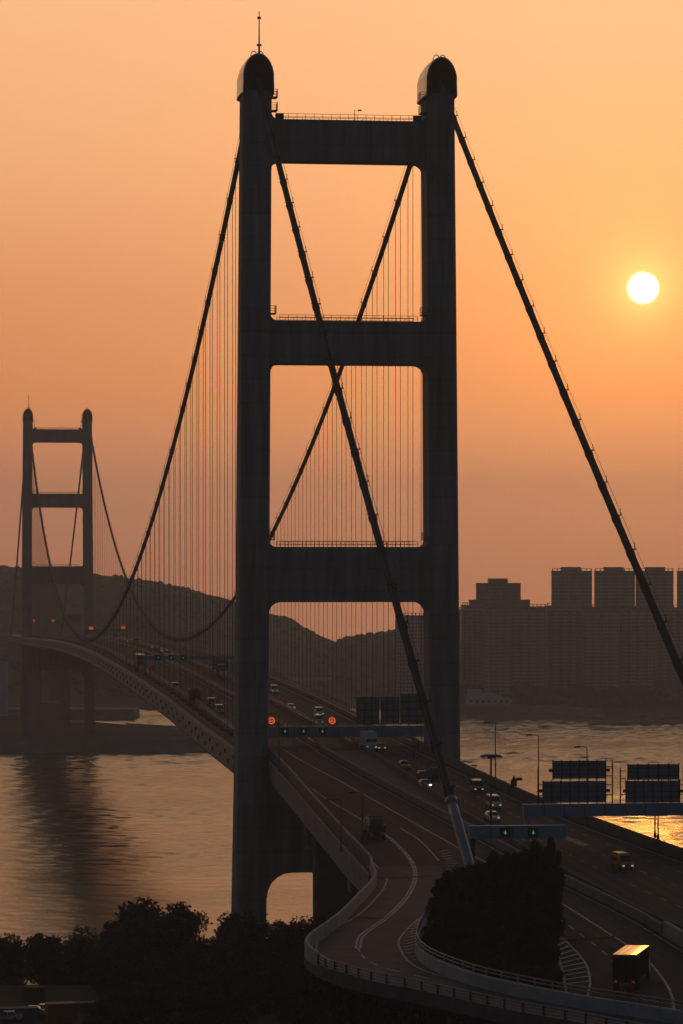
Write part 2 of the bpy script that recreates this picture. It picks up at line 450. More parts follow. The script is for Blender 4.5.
# ---------------------------------------------------------------- main cables with hangers
ZTOP, ZLOW = 202.8, 78.4
def zcab(Y): return ZLOW + (ZTOP-ZLOW)*((Y-688.5)/688.5)**2
def zside(Y):                                       # side span towards the viewpoint, slight sag
    u = -Y/268.0; return ZTOP + (62.8-ZTOP)*u - 8.5*u*(1-u)
def zfar(Y):
    u = (Y-1377)/400.0; return ZTOP-1 + (54-ZTOP)*u - 22*u*(1-u)
def make_cable(s, label):
    x = s*18.0
    t = thing('main_cable', label, 'bridge cable', (x,0,0), 0, 'main suspension cables')
    pts = []
    Y = -268.0
    while Y < 0: pts.append((0, Y, zside(Y))); Y += 12
    pts += [(0, -2.5, ZTOP-.9), (0, 0, ZTOP), (0, 2.5, ZTOP-.5)]
    Y = 9.0
    while Y < 1372: pts.append((0, Y, zcab(Y))); Y += 18
    pts += [(0,1374.5,ZTOP-.6),(0,1377,ZTOP-.2),(0,1379.5,ZTOP-1.2)]
    for k in range(1, 20): pts.append((0, 1377+k*20, zfar(1377+k*20)))
    MB().tube(pts, .56, 10).build('cable', 'cable_steel', t, True)
    if True:
        sh = MB(); ys = [-244+k*3 for k in range(0, 12)] 
        p = [(0, -266.5 + k*2.6, zside(-266.5 + k*2.6)) for k in range(11)]
        sh.tube(p, .66, 12); sh.tube([p[-1], (0, p[-1][1]+1.0, zside(p[-1][1]+1.0))], .78, 12)
        sh.build('cable_sheath', 'sheath_paint', t, True)
    hr = MB()
    for dx in (-.55, .55):
        hr.tube([(dx, p[1], p[2]+1.35) for p in pts if -250 < p[1] < -10], .035, 4)
        hr.tube([(dx, p[1], p[2]+1.35) for p in pts if 10 < p[1] < 1366], .035, 4)
    hr.build('hand_rope', 'hanger_steel', t)
    def band(Y, z, sl):
        ty = Vector((0, 1, sl)).normalized()
        m = MB(); m.tube([ty*-.45, ty*.45], .67, 8)
        m.box((0,0,.62), (1.7,.14,.14)); m.box((.62,0,1.0), (.1,.1,1.1)); m.box((-.62,0,1.0), (.1,.1,1.1)); m.box((0,0,-.75), (.5,.4,.5))
        o = m.build('cable_band', 'cable_steel', t); o.location = (0, Y, z)
    for k in range(1, 76):
        Y = 1377*k/76.0; z = zcab(Y)
        band(Y, z, 2*(ZTOP-ZLOW)*(Y-688.5)/688.5**2)
        zd = zm(Y) - .6
        m = MB()
        for dx in (-.52, .52):
            m.tube([(dx, Y, z), (dx, Y, zd)], .062, 5)
        m.box((0, Y, zm(Y)+.2), (1.2,.25,.5))
        m.build('hanger', 'hanger_steel', t)
    for k in range(1, 25):
        Y = -k*9.9; band(Y, zside(Y), .54)
    return t
make_cable(-1, 'main cable over the antenna-topped leg of the near tower, blue sheath at its foot')
make_cable(1, 'main cable over the plain-capped leg of the near tower, running towards the sun side')

# ---------------------------------------------------------------- suspended deck
YS = [8, 12, 12.1] + [20+ k*15 for k in range(90)] + [1364.9, 1365, 1377, 1420, 1480, 1560, 1640, 1720, 1790]
def hw(Y): return 15.3 if (Y <= 12 or 1365 <= Y <= 1389) else 20.0
prof_half = [(0,-.35),(1,-.35)]
dk = thing('bridge_deck', 'long arched suspension deck with pale tapered side fairing', 'bridge deck', (0,0,0))
g = MB()
for i, (Ya, Yb) in enumerate(zip(YS, YS[1:])):
    pass
def section(Y):
    w = hw(Y); z = zm(Y)
    return [(-w,z-.25),(w,z-.25),(w,z-.9),(w-.5,z-5.0),(w-2.2,z-6.6),(9,z-7.7),(-9,z-7.7),(-w+2.2,z-6.6),(-w+.5,z-5.0),(-w,z-.9)]
n = 10; vs = []; fs = []
for Y in YS: vs += [(x, Y, z) for x, z in section(Y)]
for i in range(len(YS)-1): fs += [(i*n+j, i*n+(j+1) % n, (i+1)*n+(j+1) % n, (i+1)*n+j) for j in range(n)]
fs += [tuple(range(n)), tuple(range((len(YS)-1)*n, len(YS)*n))]
g.add(vs, fs); g.build('girder', 'girder_paint', dk)
YD = [Y for Y in YS if 12.1 <= Y <= 1364.9]
for s in (-1, 1):
    f = MB(); A = []
    for Y in YD:
        z = zm(Y); A.append([(s*20.02,Y,z-.1),(s*20.9,Y,z-.5),(s*21.5,Y,z-4.3),(s*20.6,Y,z-5.3),(s*18.0,Y,z-6.5),(s*19.4,Y,z-5.0)])
    for i in range(len(YD)-1):
        f.add(A[i]+A[i+1], [(j, (j+1) % 6, 6+(j+1) % 6, 6+j) for j in range(6)])
    f.add(A[0], [tuple(range(6))]); f.add(A[-1], [tuple(range(6))])
    f.build('side_fairing', 'fairing_steel', dk)
rest = MB(); nbk = 0
for k in range(1, 76):                                # dark bracket pockets below each hanger
    Y = 1377*k/76.0; z = zm(Y)
    for dz, dy in ((-1.5, -4.5), (-2.7, 4.5)):
        xx = -20.9-.16*(-dz-.5); m = MB() if nbk < 98 else rest
        m.prism([(Y+dy-.7, z+dz+.25),(Y+dy-.7, z+dz-.3),(Y+dy-.2, z+dz-.6),(Y+dy+.7, z+dz-.3),(Y+dy+.7, z+dz+.25)], xx-.32, xx+.1, 'x')
        if nbk < 98: m.build('bracket', 'barrier_metal', dk)
        nbk += 1
tag(rest.build('bracket', 'barrier_metal', dk), kind='stuff')
# ---------------------------------------------------------------- roads
XL = [(-420,-60),(-360,-28),(-325,-20),(-305,-16.5),(-291,-14.4),(-276,-12.9),(-262,-11.9),(-240,-12.2),(-222,-13.2),(-205,-13.4),(-200.2,-13.4),(-200,-22.4),(-160,-21.2),(-80,-18.2),(0,-15.2),(8,-15.2)]
XM0 = [(-420,-38),(-360,-9),(-330,-1.5),(-312,0.6),(-290,1.8),(-258,1.7),(-243,1.0),(-218,-.5),(-140,-2.2),(-52,-4.3),(0,-4.6),(8,-4.6)]
XM1 = [(-420,36),(-300,8),(-258,3.2),(-218,1.9),(-140,1.6),(-52,3.4),(0,4.6),(8,4.6)]
XR = [(-420,64),(-290,33),(-240,26),(-196,21.4),(-176,19.8),(-150,18),(-110,16),(-60,15.3),(8,15.3)]
ya = [8,0,-10] + [-20-10*k for k in range(18)] + [-200, -200.2] + [-205,-210,-215,-222,-230,-240,-250,-262,-270,-276,-284,-291,-298,-305,-312,-318,-325,-335,-345,-360,-375,-390,-420]
Lf = lambda k: (lambda Y: lin(k, Y))
def lane_asphalt():
    m = mat('asphalt_lane', (.060,.060,.061), .9, var=.45, scale=1.0, bump=.12, bscale=5, spec=.15)
    nt = m.node_tree; n = [x for x in nt.nodes if x.type == 'TEX_NOISE'][0]
    mp = nt.nodes.new('ShaderNodeMapping'); mp.inputs['Scale'].default_value = (.9,.012,.0)
    nt.links.new(nt.nodes['Texture Coordinate'].outputs['Object'], mp.inputs[0]); nt.links.new(mp.outputs[0], n.inputs['Vector'])
lane_asphalt()
rd = MB()
rd.strip([(lin(XL,Y)+.2,Y,zm(Y)) for Y in ya], [(lin(XM0,Y),Y,zm(Y)) for Y in ya])
structure('carriageway', rd, 'asphalt_lane', 'outbound approach carriageway running up on to the bridge')
yb = [Y for Y in ya if Y > -300]
rd = MB(); rd.strip([(lin(XM1,Y),Y,zm(Y)) for Y in ya], [(lin(XR,Y),Y,zm(Y)) for Y in ya])
structure('carriageway', rd, 'asphalt_lane', 'inbound approach carriageway coming off the bridge')
# on the bridge
Yb = [8] + YS[1:]
for s, lb in ((-1,'outbound carriageway on the bridge deck'), (1,'inbound carriageway on the bridge deck')):
    rd = MB(); rd.strip([(s*4.0,Y,zm(Y)) for Y in Yb], [(s*15.1,Y,zm(Y)) for Y in Yb]); structure('carriageway', rd, 'asphalt_lane', lb)
# slip road that loops round the planted island
OUT = [(-22.4,-200),(-23.4,-209),(-24.8,-222),(-27.6,-236),(-30.7,-249.4),(-35.0,-268),(-38.9,-282.7),(-41.5,-292),(-42.8,-299),(-43.0,-306),(-42.3,-313.8),(-40.8,-319.5),
       (-38.8,-326),(-36.3,-331),(-32.9,-339.5),(-29.2,-348.7),(-26,-354.7),(-21.3,-364.6),(-13,-382),(-2,-404),(8,-424)]
INN = [(-13.5,-200),(-13.5,-209),(-14.2,-224),(-17.5,-240),(-22.0,-256),(-26.3,-273),(-29.6,-288),(-31.2,-297),(-32.1,-306),(-32.0,-314),(-31.0,-322),(-29.6,-329),(-26.3,-338),(-23.1,-345),(-19,-352),(-11,-367),(0,-388),(12,-410)]
o3 = resample([(x,y,zr(y)) for x, y in OUT], 90); i3 = resample([(x,y,zr(y)) for x, y in INN], 90)
for p in o3+i3: p.z = zr(p.y)
rd = MB(); rd.strip(o3, i3); structure('slip_road', rd, 'asphalt', 'two lane slip road sweeping in an s bend round the trees')
rv = thing('ramp_viaduct', 'curved concrete viaduct carrying the slip road', 'viaduct', (0,0,0))
g = MB()
ob = offset(o3, -.35); ib = offset(i3, .35)
Lp = offset(o3, .5)
# outer side is to the right of travel when running from merge towards the viewer: find by sign
def side_of(a, b):
    d1 = (offset(a, 1.0)[40]-b[40]).length; d2 = (offset(a, -1.0)[40]-b[40]).length
    return 1 if d1 > d2 else -1
so = side_of(o3, i3); si = side_of(i3, o3)
oe = offset(o3, so*.45); ie = offset(i3, si*.45)
def down(ps, d): return [p - Vector((0,0,d)) for p in ps]
k = len(oe)
sec = [down(oe,.02), down(ie,.02), down(ie,1.0), down(offset(i3,-si*2.2),2.2), down(offset(o3,-so*2.2),2.2), down(oe,1.0)]
vs = [v for s_ in sec for v in s_]; fs = []
sec[0] = down(oe,.03)
for a in range(6):
    b = (a+1) % 6
    if a == 0: continue
    fs += [(a*k+i, a*k+i+1, b*k+i+1, b*k+i) for i in range(k-1)]
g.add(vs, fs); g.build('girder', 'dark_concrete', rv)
for idx in (18, 36, 50, 62, 74):
    c = (o3[idx]+i3[idx])/2; m = MB(); m.box((c.x, c.y, c.z-2.2-14), (2.2,2.2,28)); m.build('pier', 'dark_concrete', rv)

def parapet(name, label, pts, side, h=1.1, t=.4, m_='parapet_concrete', rail=None, cat='parapet'):
    o = thing(name, label, cat, (0,0,0))
    w = MB(); w.sweep(pts, [(-t/2,-.6),(-t/2,h*.92),(-t/2+.06,h),(t/2-.06,h),(t/2,h*.92),(t/2,-.6)]); w.build('wall', m_, o)
    if rail:
        hh, step, rails = rail
        r = MB(); base = [p+Vector((0,0,h)) for p in pts]
        for p in cut(base, step): r.box((p.x,p.y,p.z+hh/2), (.16,.16,hh))
        for z in rails: r.tube([p+Vector((0,0,z)) for p in base], .07, 6)
        r.build('rail', 'rail_steel', o)
    return o
# outer parapet of the ramp: solid wall on the far bend, open post rail on the near side
oo = offset(o3, so*.22); ii = offset(i3, si*.22)
cutk = next(i for i, p in enumerate(oo) if p.y < -311)
parapet('ramp_parapet', 'curved pale concrete parapet on the outside of the slip road bend', oo[:cutk], 0, 1.5, .35)
o = thing('ramp_railing', 'open post and rail fence on the near outer edge of the slip road', 'railing', (0,0,0))
w = MB(); w.sweep(oo[cutk-1:], [(-.2,-.6),(-.2,.35),(.2,.35),(.2,-.6)]); w.build('kerb', 'dark_concrete', o)
near_rail = resample(oo[cutk-1:], 60)
for p in cut(near_rail, 3.0):
    m = MB(); m.box((p.x,p.y,p.z+.75), (.22,.22,1.0)); m.build('post', 'barrier_metal', o)
r = MB()
for z in (.62,.92,1.22): r.tube([p+Vector((0,0,z)) for p in near_rail], .055, 6)
r.build('rail', 'rail_steel', o)
ki = next(i for i, p in enumerate(ii) if p.y < -258)
parapet('ramp_parapet', 'concrete wall with twin steel rails along the inside of the slip road loop', ii[ki:], 0, 1.25, .45, rail=(.75, 3.0, (.4,.75)))
# approach left parapet, right parapet, median
yl = [7-4*k for k in range(52)]
lp = [Vector((lin(XL,Y)-.05 if Y > -200 else -22.4, Y, zm(Y))) for Y in yl]
parapet('approach_parapet', 'dark parapet with rail above the pale fascia beside the near tower', lp, 0, .8, .35, 'dark_concrete', rail=(.55, 2.5, (.3,.55)))
rp = [Vector((lin(XR,Y)+.1, Y, zm(Y))) for Y in [7-6*k for k in range(60)]]
parapet('approach_parapet', 'dark solid parapet on the seaward edge of the inbound approach', rp, 0, 1.6, .4, 'dark_concrete')
mp_ = [Vector((lin(XM0,Y)+.25, Y, zm(Y))) for Y in [7-6*k for k in range(47)]]
parapet('median_barrier', 'grey concrete barrier along the outbound side of the approach median', mp_, 0, 1.15, .5, 'mid_concrete', cat='barrier')
mp_ = [Vector((lin(XM0,Y)+.25, Y, zm(Y))) for Y in [-270.5-6*k for k in range(8)]]
parapet('median_barrier', 'short paler and taller concrete barrier past the truck at the frame edge', mp_, 0, 1.7, .5, 'parapet_concrete', cat='barrier')
mq = [Vector((lin(XM1,Y)-.25, Y, zm(Y))) for Y in [7-6*k for k in range(60)]]
parapet('median_barrier', 'dark barrier along the inbound side of the approach median', mq, 0, 1.0, .4, 'dark_concrete', cat='barrier')
md = MB(); md.strip([(lin(XM0,Y),Y,zm(Y)-.03) for Y in ya], [(lin(XM1,Y),Y,zm(Y)-.03) for Y in ya]); structure('median', md, 'dark_concrete', 'dark strip between the approach carriageways')
# bridge edges
yy = [14+14*k for k in range(97)]
for s, lb in ((-1,'dark wind barrier along the outbound edge of the bridge deck'), (1,'dark wind barrier along the inbound edge of the bridge deck')):
    parapet('edge_barrier', lb, [Vector((s*16.2,Y,zm(Y))) for Y in yy], 0, .95, .35, 'barrier_metal', rail=(.7, 4.5, (.35,.7)), cat='barrier')
    o = thing('edge_railing', 'thin service railing on the %s rim of the bridge deck' % ('outbound' if s < 0 else 'inbound'), 'railing')
    r = MB(); railing(r, [Vector((s*19.8,Y,zm(Y)-.2)) for Y in yy], 1.2, 4.5, .1, (.4,.8,1.2), .045); r.build('rail', 'dark_steel', o)
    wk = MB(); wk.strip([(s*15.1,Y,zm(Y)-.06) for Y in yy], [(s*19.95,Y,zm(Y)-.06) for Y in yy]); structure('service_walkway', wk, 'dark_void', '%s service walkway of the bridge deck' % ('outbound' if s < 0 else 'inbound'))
    parapet('median_barrier', 'low barrier by the %s lanes at the middle of the bridge deck' % ('outbound' if s < 0 else 'inbound'), [Vector((s*3.9,Y,zm(Y))) for Y in yy], 0, .95, .3, 'barrier_metal', rail=(.4,4.5,(.4,)), cat='barrier')
md = MB(); md.strip([(-3.8,Y,zm(Y)-.12) for Y in YS], [(3.8,Y,zm(Y)-.12) for Y in YS]); structure('median', md, 'dark_void', 'dark sheet for the shaded air gap along the middle of the bridge deck')  # near-black strip laid in place of the shaded open slot

# approach viaduct under the carriageways
av = thing('approach_viaduct', 'concrete approach viaduct with deep pale fascia between tower and slip road', 'viaduct')
g = MB(); vs = []; fs = []
yv = [7.8] + [0-10*k for k in range(0, 21)]
for Y in yv:
    z = zm(Y); l = lin(XL, max(Y,-199.9)); r_ = lin(XR, Y)
    vs += [(l-.4,Y,z-.05),(r_+.4,Y,z-.05),(r_+.4,Y,z-3.5),(r_-3,Y,z-5.5),(l+3.4,Y,z-6.4),(l+.3,Y,z-5.4)]
for i in range(len(yv)-1): fs += [(i*6+j, i*6+(j+1) % 6, i*6+6+(j+1) % 6, i*6+6+j) for j in range(6)]
fs += [tuple(range(6)), tuple(range((len(yv)-1)*6, len(yv)*6))]
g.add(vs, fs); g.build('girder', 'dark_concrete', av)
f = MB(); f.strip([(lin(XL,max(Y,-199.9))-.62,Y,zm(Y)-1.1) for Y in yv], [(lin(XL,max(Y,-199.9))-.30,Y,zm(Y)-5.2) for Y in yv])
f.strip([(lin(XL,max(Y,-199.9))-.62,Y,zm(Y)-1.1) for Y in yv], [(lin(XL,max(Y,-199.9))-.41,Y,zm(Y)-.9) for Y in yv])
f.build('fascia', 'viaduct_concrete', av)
for Y in (-78, -160):
    m = MB(); zt = zm(Y)-5.8; x0_ = lin(XL, Y)+2.2
    m.prism([((x0_+12)/2+p, Y+q) for p, q in rrect(12-x0_, 4.0, .9)], 2, zt, 'z'); m.prism([((x0_+12)/2+p, Y+q) for p, q in rrect(15-x0_, 5.0, .9)], zt-2.4, zt+.6, 'z'); m.build('pier', 'dark_concrete', av)
# embankment under the lower roads
eb = MB(); yv = [-200-6*k for k in range(38)]
vs = []; fs = []
for Y in yv:
    z = zm(Y); l = lin(XL, min(Y, -200.3)); r_ = lin(XR, Y)
    vs += [(l-.3,Y,z-.08),(r_+.3,Y,z-.08),(r_+10,Y,z-26),(l-1.5,Y,z-26)]
for i in range(len(yv)-1): fs += [(i*4+j, i*4+(j+1) % 4, i*4+4+(j+1) % 4, i*4+4+j) for j in range(4)]
fs += [(0,1,2,3), tuple(range((len(yv)-1)*4, len(yv)*4))]
eb.add(vs, fs); structure('embankment', eb, 'soil', 'earth embankment under the approach roads')
# planted island between slip road and carriageway
isl = MB(); A = []; B = []
for Y in [-226-4*k for k in range(33)]:
    kx = sorted([(y, x) for x, y in INN]); xi_ = lin(kx, Y)+.5; xo = lin(XL, Y)-.2
    if xo - xi_ < .3: xo = xi_+.3
    A.append((xi_, Y, zr(Y)+.15)); B.append((xo, Y, zm(Y)+.5))
isl.strip(A, B); structure('verge', isl, 'soil', 'planted verge inside the slip road loop')
wl = [Vector((lin(XL,Y)-.2, Y, zm(Y))) for Y in [-232-4*k for k in range(24)]]
parapet('verge_wall', 'low concrete edging wall between the planted verge and the carriageway', wl, 0, 1.0, .3, 'parapet_concrete', cat='wall')

# ---- painted lines
pm = MB()
def line(pts, w=.18, dz=.015, dash=None):
    pts = [Vector(p) for p in pts]
    if dash:
        on, off = dash; q = cut(pts, 1.0); per = on+off
        for a in range(0, len(q)-on, per): pm.strip(offset(q[a:a+on+1], -w/2, dz), offset(q[a:a+on+1], w/2, dz))
    else:
        pm.strip(offset(pts, -w/2, dz), offset(pts, w/2, dz))
ydk = [Y for Y in YS if Y < 1366]
for s in (-1, 1):
    for x in (4.9, 14.6): line([(s*x,Y,zm(Y)) for Y in ydk], .2)
    for x in (8.1, 11.3): line([(s*x,Y,zm(Y)) for Y in ydk], .16, dash=(3, 6))
RL = [(8,-11.3),(-16,-11.2),(-65,-9.7),(-128,-8.2),(-178,-6.9),(-238,-4.5),(-271,-4.1),(-279,-4.0),(-291,-4.4),(-312,-6.9),(-330,-11),(-360,-21)]
RL = sorted(RL); yl2 = [8-6*k for k in range(58)]
line([(interp(RL,Y),Y,zm(Y)) for Y in yl2], .3)
line([(lin(XM0,Y)-.8,Y,zm(Y)) for Y in yl2 if Y > -290], .16)
HL = sorted([(-200,-10.2),(-230,-9.6),(-264,-10.0),(-288,-11.2),(-303,-13.5),(-320,-17.5),(-350,-24)])
line([(interp(HL,Y),Y,zm(Y)) for Y in [-200-5*k for k in range(30)]], .25)
line([((interp(HL,Y)+interp(RL,Y))/2-.4,Y,zm(Y)) for Y in [-205-5*k for k in range(26)]], .16, dash=(3,4))
line([(interp(sorted([(8,-14.3),(-60,-16.6),(-150,-20.2),(-205,-21.9)]),Y),Y,zm(Y)) for Y in [8-6*k for k in range(36)]], .2)
line([(interp(sorted([(8,-13.5),(-82.6,-16.4),(-148,-14.9),(-166,-14.9)]),Y),Y,zm(Y)) for Y in [-80-5*k for k in range(18)]], .25)
for f_ in (.28,.52,.76): line([(lin(XM1,Y)+(lin(XR,Y)-lin(XM1,Y))*f_,Y,zm(Y)) for Y in yl2], .11, dash=(3,4))
line([(lin(XM1,Y)+.9,Y,zm(Y)) for Y in yl2], .18); line([(lin(XR,Y)-1.2,Y,zm(Y)) for Y in yl2], .2)
def rline(px, w=.22, zf=zr, dash=None):
    p = [on_road(x, y, zf) for x, y in px]; p = resample(p, 50)
    for q in p: q.z = zf(q.y)
    line(p, w, .018, dash)
rline([(388,877),(382,891),(357,916),(327,932),(317,944.5),(318,952),(330,961)], .25)
cl = [(375,828),(392,840),(412,862.5),(415,879),(406.6,897),(386,918),(361.5,936),(358,948.6)]
for dx in (-1.6, 1.6): rline([(x+dx*(y-760)/140, y) for x, y in cl], .28)
rline([(358,948.6),(365.6,959),(385,968),(440,981)], .22, dash=(3,3))
rline([(400,828),(419,840),(439,860.5)], .25)
rline([(435,907.6),(415,922),(400,938),(400,948.6),(410.6,963),(431,973),(470,983)], .25)
# chevrons
def hatch(a, b, n_, w=.45):
    a = resample(a, n_); b = resample(b, n_)
    for p, q in zip(a, b): 
        d = (q-p); line([p, p+d*.5, q], w, .02)
hatch([on_road(x,y,zr) for x, y in [(418,921),(406,936),(404,949),(413,960)]], [on_road(x,y,zr) for x, y in [(427,917),(421,934),(418,946),(424,958)]], 14, .35)
hatch([on_road(x,y) for x, y in [(440,852),(447,866),(452,880)]], [on_road(x,y) for x, y in [(448,850),(460,866),(466,880)]], 12, .35)
hatch([on_road(x,y) for x, y in [(553,930),(581,958.5),(590,981)]], [on_road(x,y) for x, y in [(548,936),(562,962),(566,984)]], 13, .45)
hatch([on_road(x,y) for x, y in [(560,837),(582,846)]], [on_road(x,y) for x, y in [(565,835.5),(588,844)]], 9, .5)
structure('road_marking', pm, 'road_paint', 'white painted lane lines and hatching')
ej = MB()
def joint(p, q, w=1.1):
    zf = zr if p[0] < 500 else zm; p, q = on_road(*p, zf), on_road(*q, zf)
    d = (q-p); s_ = Vector((-d.y, d.x, 0)).normalized()*w/2; u = Vector((0,0,.05))
    ej.strip([p+s_+u, (p+q)/2+s_+u, q+s_+u], [p-s_+u, (p+q)/2-s_+u, q-s_+u])
joint((553,941),(662,933)); joint((379,878.5),(432,876.5)); joint((356,917.5),(383,919))
structure('expansion_joint', ej, 'asphalt_patch', 'dark expansion joints across the slip road')

# ---------------------------------------------------------------- terrain on the viewpoint side
TB = [(-700,92),(-560,70),(-450,52),(-330,42),(-190,39.5),(-150,38),(-105,34),(-60,20),(-10,5),(40,4),(58,-3)]
def zter(X, Y):
    z = interp(TB, Y)
    if Y > -150: z += 0
    z *= 1 - .35*sstep(40, 160, X)*sstep(-500,-300,Y)
    w = sstep(-300, -160, Y)
    z += 2.0*noise.noise(Vector((X*.02, Y*.02, 0)))*(1 - sstep(-60, 30, Y))
    z -= 9*sstep(-70,-130,X)*sstep(-260,-200,Y)*0
    return z
g = MB(); nx, ny = 60, 64; vs = []
for j in range(ny):
    for i in range(nx):
        X = -320 + 640*i/(nx-1); Y = -720 + 790*j/(ny-1); vs.append((X, Y, zter(X, Y)))
g.add(vs, [(j*nx+i, j*nx+i+1, (j+1)*nx+i+1, (j+1)*nx+i) for j in range(ny-1) for i in range(nx-1)])
structure('hillside', g, 'soil', 'dark wooded hillside below the bridge approach', True)

# ---------------------------------------------------------------- trees
def leaf_cloud(rg, clumps, n_, s0, s1):
    m = MB(); tot = sum(r**2 for c, r in clumps)
    for ci, (c, r) in enumerate(clumps):
        base = 1 if rg.random() < .4 else 0
        for k in range(int(n_*r*r/tot)):
            d = Vector((rg.gauss(0,1), rg.gauss(0,1), rg.gauss(0,1))).normalized()
            rad = r*(rg.random()**.42)*(1+.22*noise.noise(d*2.3+Vector(c)))
            p = Vector(c) + Vector((d.x*rad, d.y*rad, d.z*rad*.8))
            a = Vector((rg.gauss(0,1), rg.gauss(0,1), rg.gauss(0,1))).normalized(); b = a.cross(d+Vector((.01,.02,.03))).normalized()
            s = rg.uniform(s0, s1)
            m.cur = base if rg.random() < .75 else 1-base
            m.add([p-a*s, p+b*s*.55, p+a*s, p-b*s*.55], [(0,1,2,3)])
    return m
def tree_proto(seed, H, W, low=.3, n_=8500, nc=26, leaf=(.13,.31)):
    rg = random.Random(seed); cl = []
    for k in range(nc):
        u = rg.random(); z = H*(low + (1-low)*u**.8*.92)
        wr = W*.5*math.sin(PI*min(1,max(.12,(z/H-low*.6)/(1.06-low*.6))))**.7
        a = rg.uniform(0, 2*PI); q = wr*rg.uniform(.25,.95)
        cl.append(((q*math.cos(a), q*math.sin(a), z), W*rg.uniform(.08,.23)))
    cl.append(((0,0,H*.62), W*.28))
    crown = leaf_cloud(rg, cl, n_, *leaf)
    tr = MB(); tr.tube([(0,0,-1.5),(.1,0,H*.2),(-.1,.15,H*.5),(0,0,H*.8)], [W*.035,W*.028,W*.018,W*.008], 8)
    for c, r in cl[:9]:
        v = Vector(c); b = Vector((0,0,max(H*.18, v.z*.55))); tr.tube([b, (b+v)/2+Vector((0,0,.25)), v], [W*.014,W*.009,W*.004], 5)
    return crown.mesh('crown', ['leaf_dark','leaf_light']), tr.mesh('trunk', 'bark', True)
PROT = [tree_proto(3,10,9), tree_proto(5,11,8,.25), tree_proto(8,9,10,.22), tree_proto(13,12,8,.34,4200,13), tree_proto(21,8,9,.05,10500,24), tree_proto(34,9,7,.02,10500,24)]
def tree(kind, loc, sc, label, group, name='tree', rz=None):
    t = thing(name, label, 'tree' if name == 'tree' else 'shrub', loc, R.uniform(0,6.28) if rz is None else rz, group)
    s = sc if isinstance(sc, tuple) else (sc, sc, sc*R.uniform(.92,1.08)); t.scale = s
    c, k = PROT[kind]; link('crown', c, t); link('trunk', k, t); return t
GM = 'dark trees massed on the slope below the bridge'
# skyline trees of the lower left, placed so that their tops draw the outline against the water
sky_trees = [(2,935,3,520),(22,931,0,530),(48,928,1,525),(72,929,2,535),(95,934,0,540),(122,914,1,545),(142,904,2,540),(162,898,0,538),(181,912,3,545),(204,909,3,560),(224,910,3,565),(243,922,0,552),(262,914,2,548),(284,916,1,552),(306,915,0,560),(326,930,2,560)]
labs = {7:'tallest bushy tree in the dark mass, its top showing against the water', 9:'loose airy tree with sky-lit gaps next to the tallest bushy tree', 10:'thin open tree with gaps standing closest to the leg of the near tower',
        12:'round dark tree covering the foot of the near tower leg', 14:'small tree showing against the water under the viaduct', 0:'tree at the very corner of the frame above the parked vehicles'}
for i, (px, py, kd, d) in enumerate(sky_trees):
    py += 7
    X, Y, zt = at_depth(px, py, d); H = (10,11,9,12,8,9)[kd]
    zg = zter(X, Y); s = max(.75, min(1.75, (zt - zg)/(H*.97)))
    base = zt - s*H*.97
    tree(kd, (X, Y, base), (s*1.0, s*1.0, s), labs.get(i, 'dark leafy tree on the shore slope forming the black tree line'), GM)
rg = random.Random(77); cnt = 0
for d in (500, 470, 440, 410, 385):
    for px in range(70, 420, 34):
        x = px + rg.uniform(-12, 12)
        if x < 98: continue
        X, Y = ld((x-CX)/F*d, d)
        if X > -52 + (-Y-290)*.0 and Y < -190: continue
        if X > -26: continue
        zg = zter(X, Y); kd = rg.choice([0,1,2,4]); H = (10,11,9,12,8,9)[kd]
        s = rg.uniform(.8, 1.15)
        top = zg + s*H; ymax = {500:925,470:945,440:965,410:985,385:1000}[d]
        yt = YH + F*(CZ-top)/d
        if yt < ymax: s *= max(.45, 1-(ymax-yt)*d/F/(s*H))
        tree(kd, (X, Y, zg-.2), s, 'dark leafy tree on the near slope below the skyline trees', 'dark trees filling the near slope')
for px, py, d in ((338,985,345),(360,992,335),(384,998,330),(408,1003,325),(432,1008,320),(456,1012,315),(480,1016,310),(505,1020,305),(325,975,360),(345,1005,330),(395,1015,315),(370,1012,318)):
    X, Y, zt = at_depth(px, py, d); zg = zter(X, Y); H = 8; s = (zt-zg)/(H*.97)
    tree(4, (X, Y, zg), (1.0,1.0,s), 'dark bushy tree in the shadow under the slip road viaduct', 'dark trees under the slip road', 'tree')
# trees on the island in the slip road loop
clump = [(449,876,372),(463,866,380),(480,861,385),(498,857,388),(514,852,390),(528,848,388),(540,847,384),(449,900,362),(458,905,350),(478,900,352),(500,900,350),(520,900,348),(535,898,350),(538,872,372),(500,925,336),(520,928,332),(533,930,336),(472,922,340)]
clump += [(436,917,362),(438,928,348),(446,940,344),(460,948,338),(478,953,333),(497,957,328),(515,962,323),(531,966,319),(545,970,317),(546,935,332),(547,905,350),(548,872,372),(552,844,386),(546,846,384),(547,860,380),(441,884,372),(453,873,376),(472,864,383),(488,860,385),(504,855,386),(520,852,386)]
gi = 'shrubby trees inside the slip road loop'
for i, (px, py, d) in enumerate(clump):
    X, Y, zt = at_depth(px, py, d)
    kd = 4 if i % 3 else 5; H = (10,11,9,12,8,9)[kd]
    zg = zr(Y)-.2 if X < -18 else zm(Y)
    s = max(.5 if i < 18 else .28, (zt-zg)/(H*.97)); w = .5 if i < 18 else .36
    lb = 'dense dark bush in the middle of the slip road loop'
    if i == 6: lb = 'tallest upright bush at the gantry end of the planted loop'
    if i == 7: lb = 'low bush at the slip road edge of the planted loop'
    tree(kd, (X, Y, zg), (w, w, s), lb, gi, 'bush')

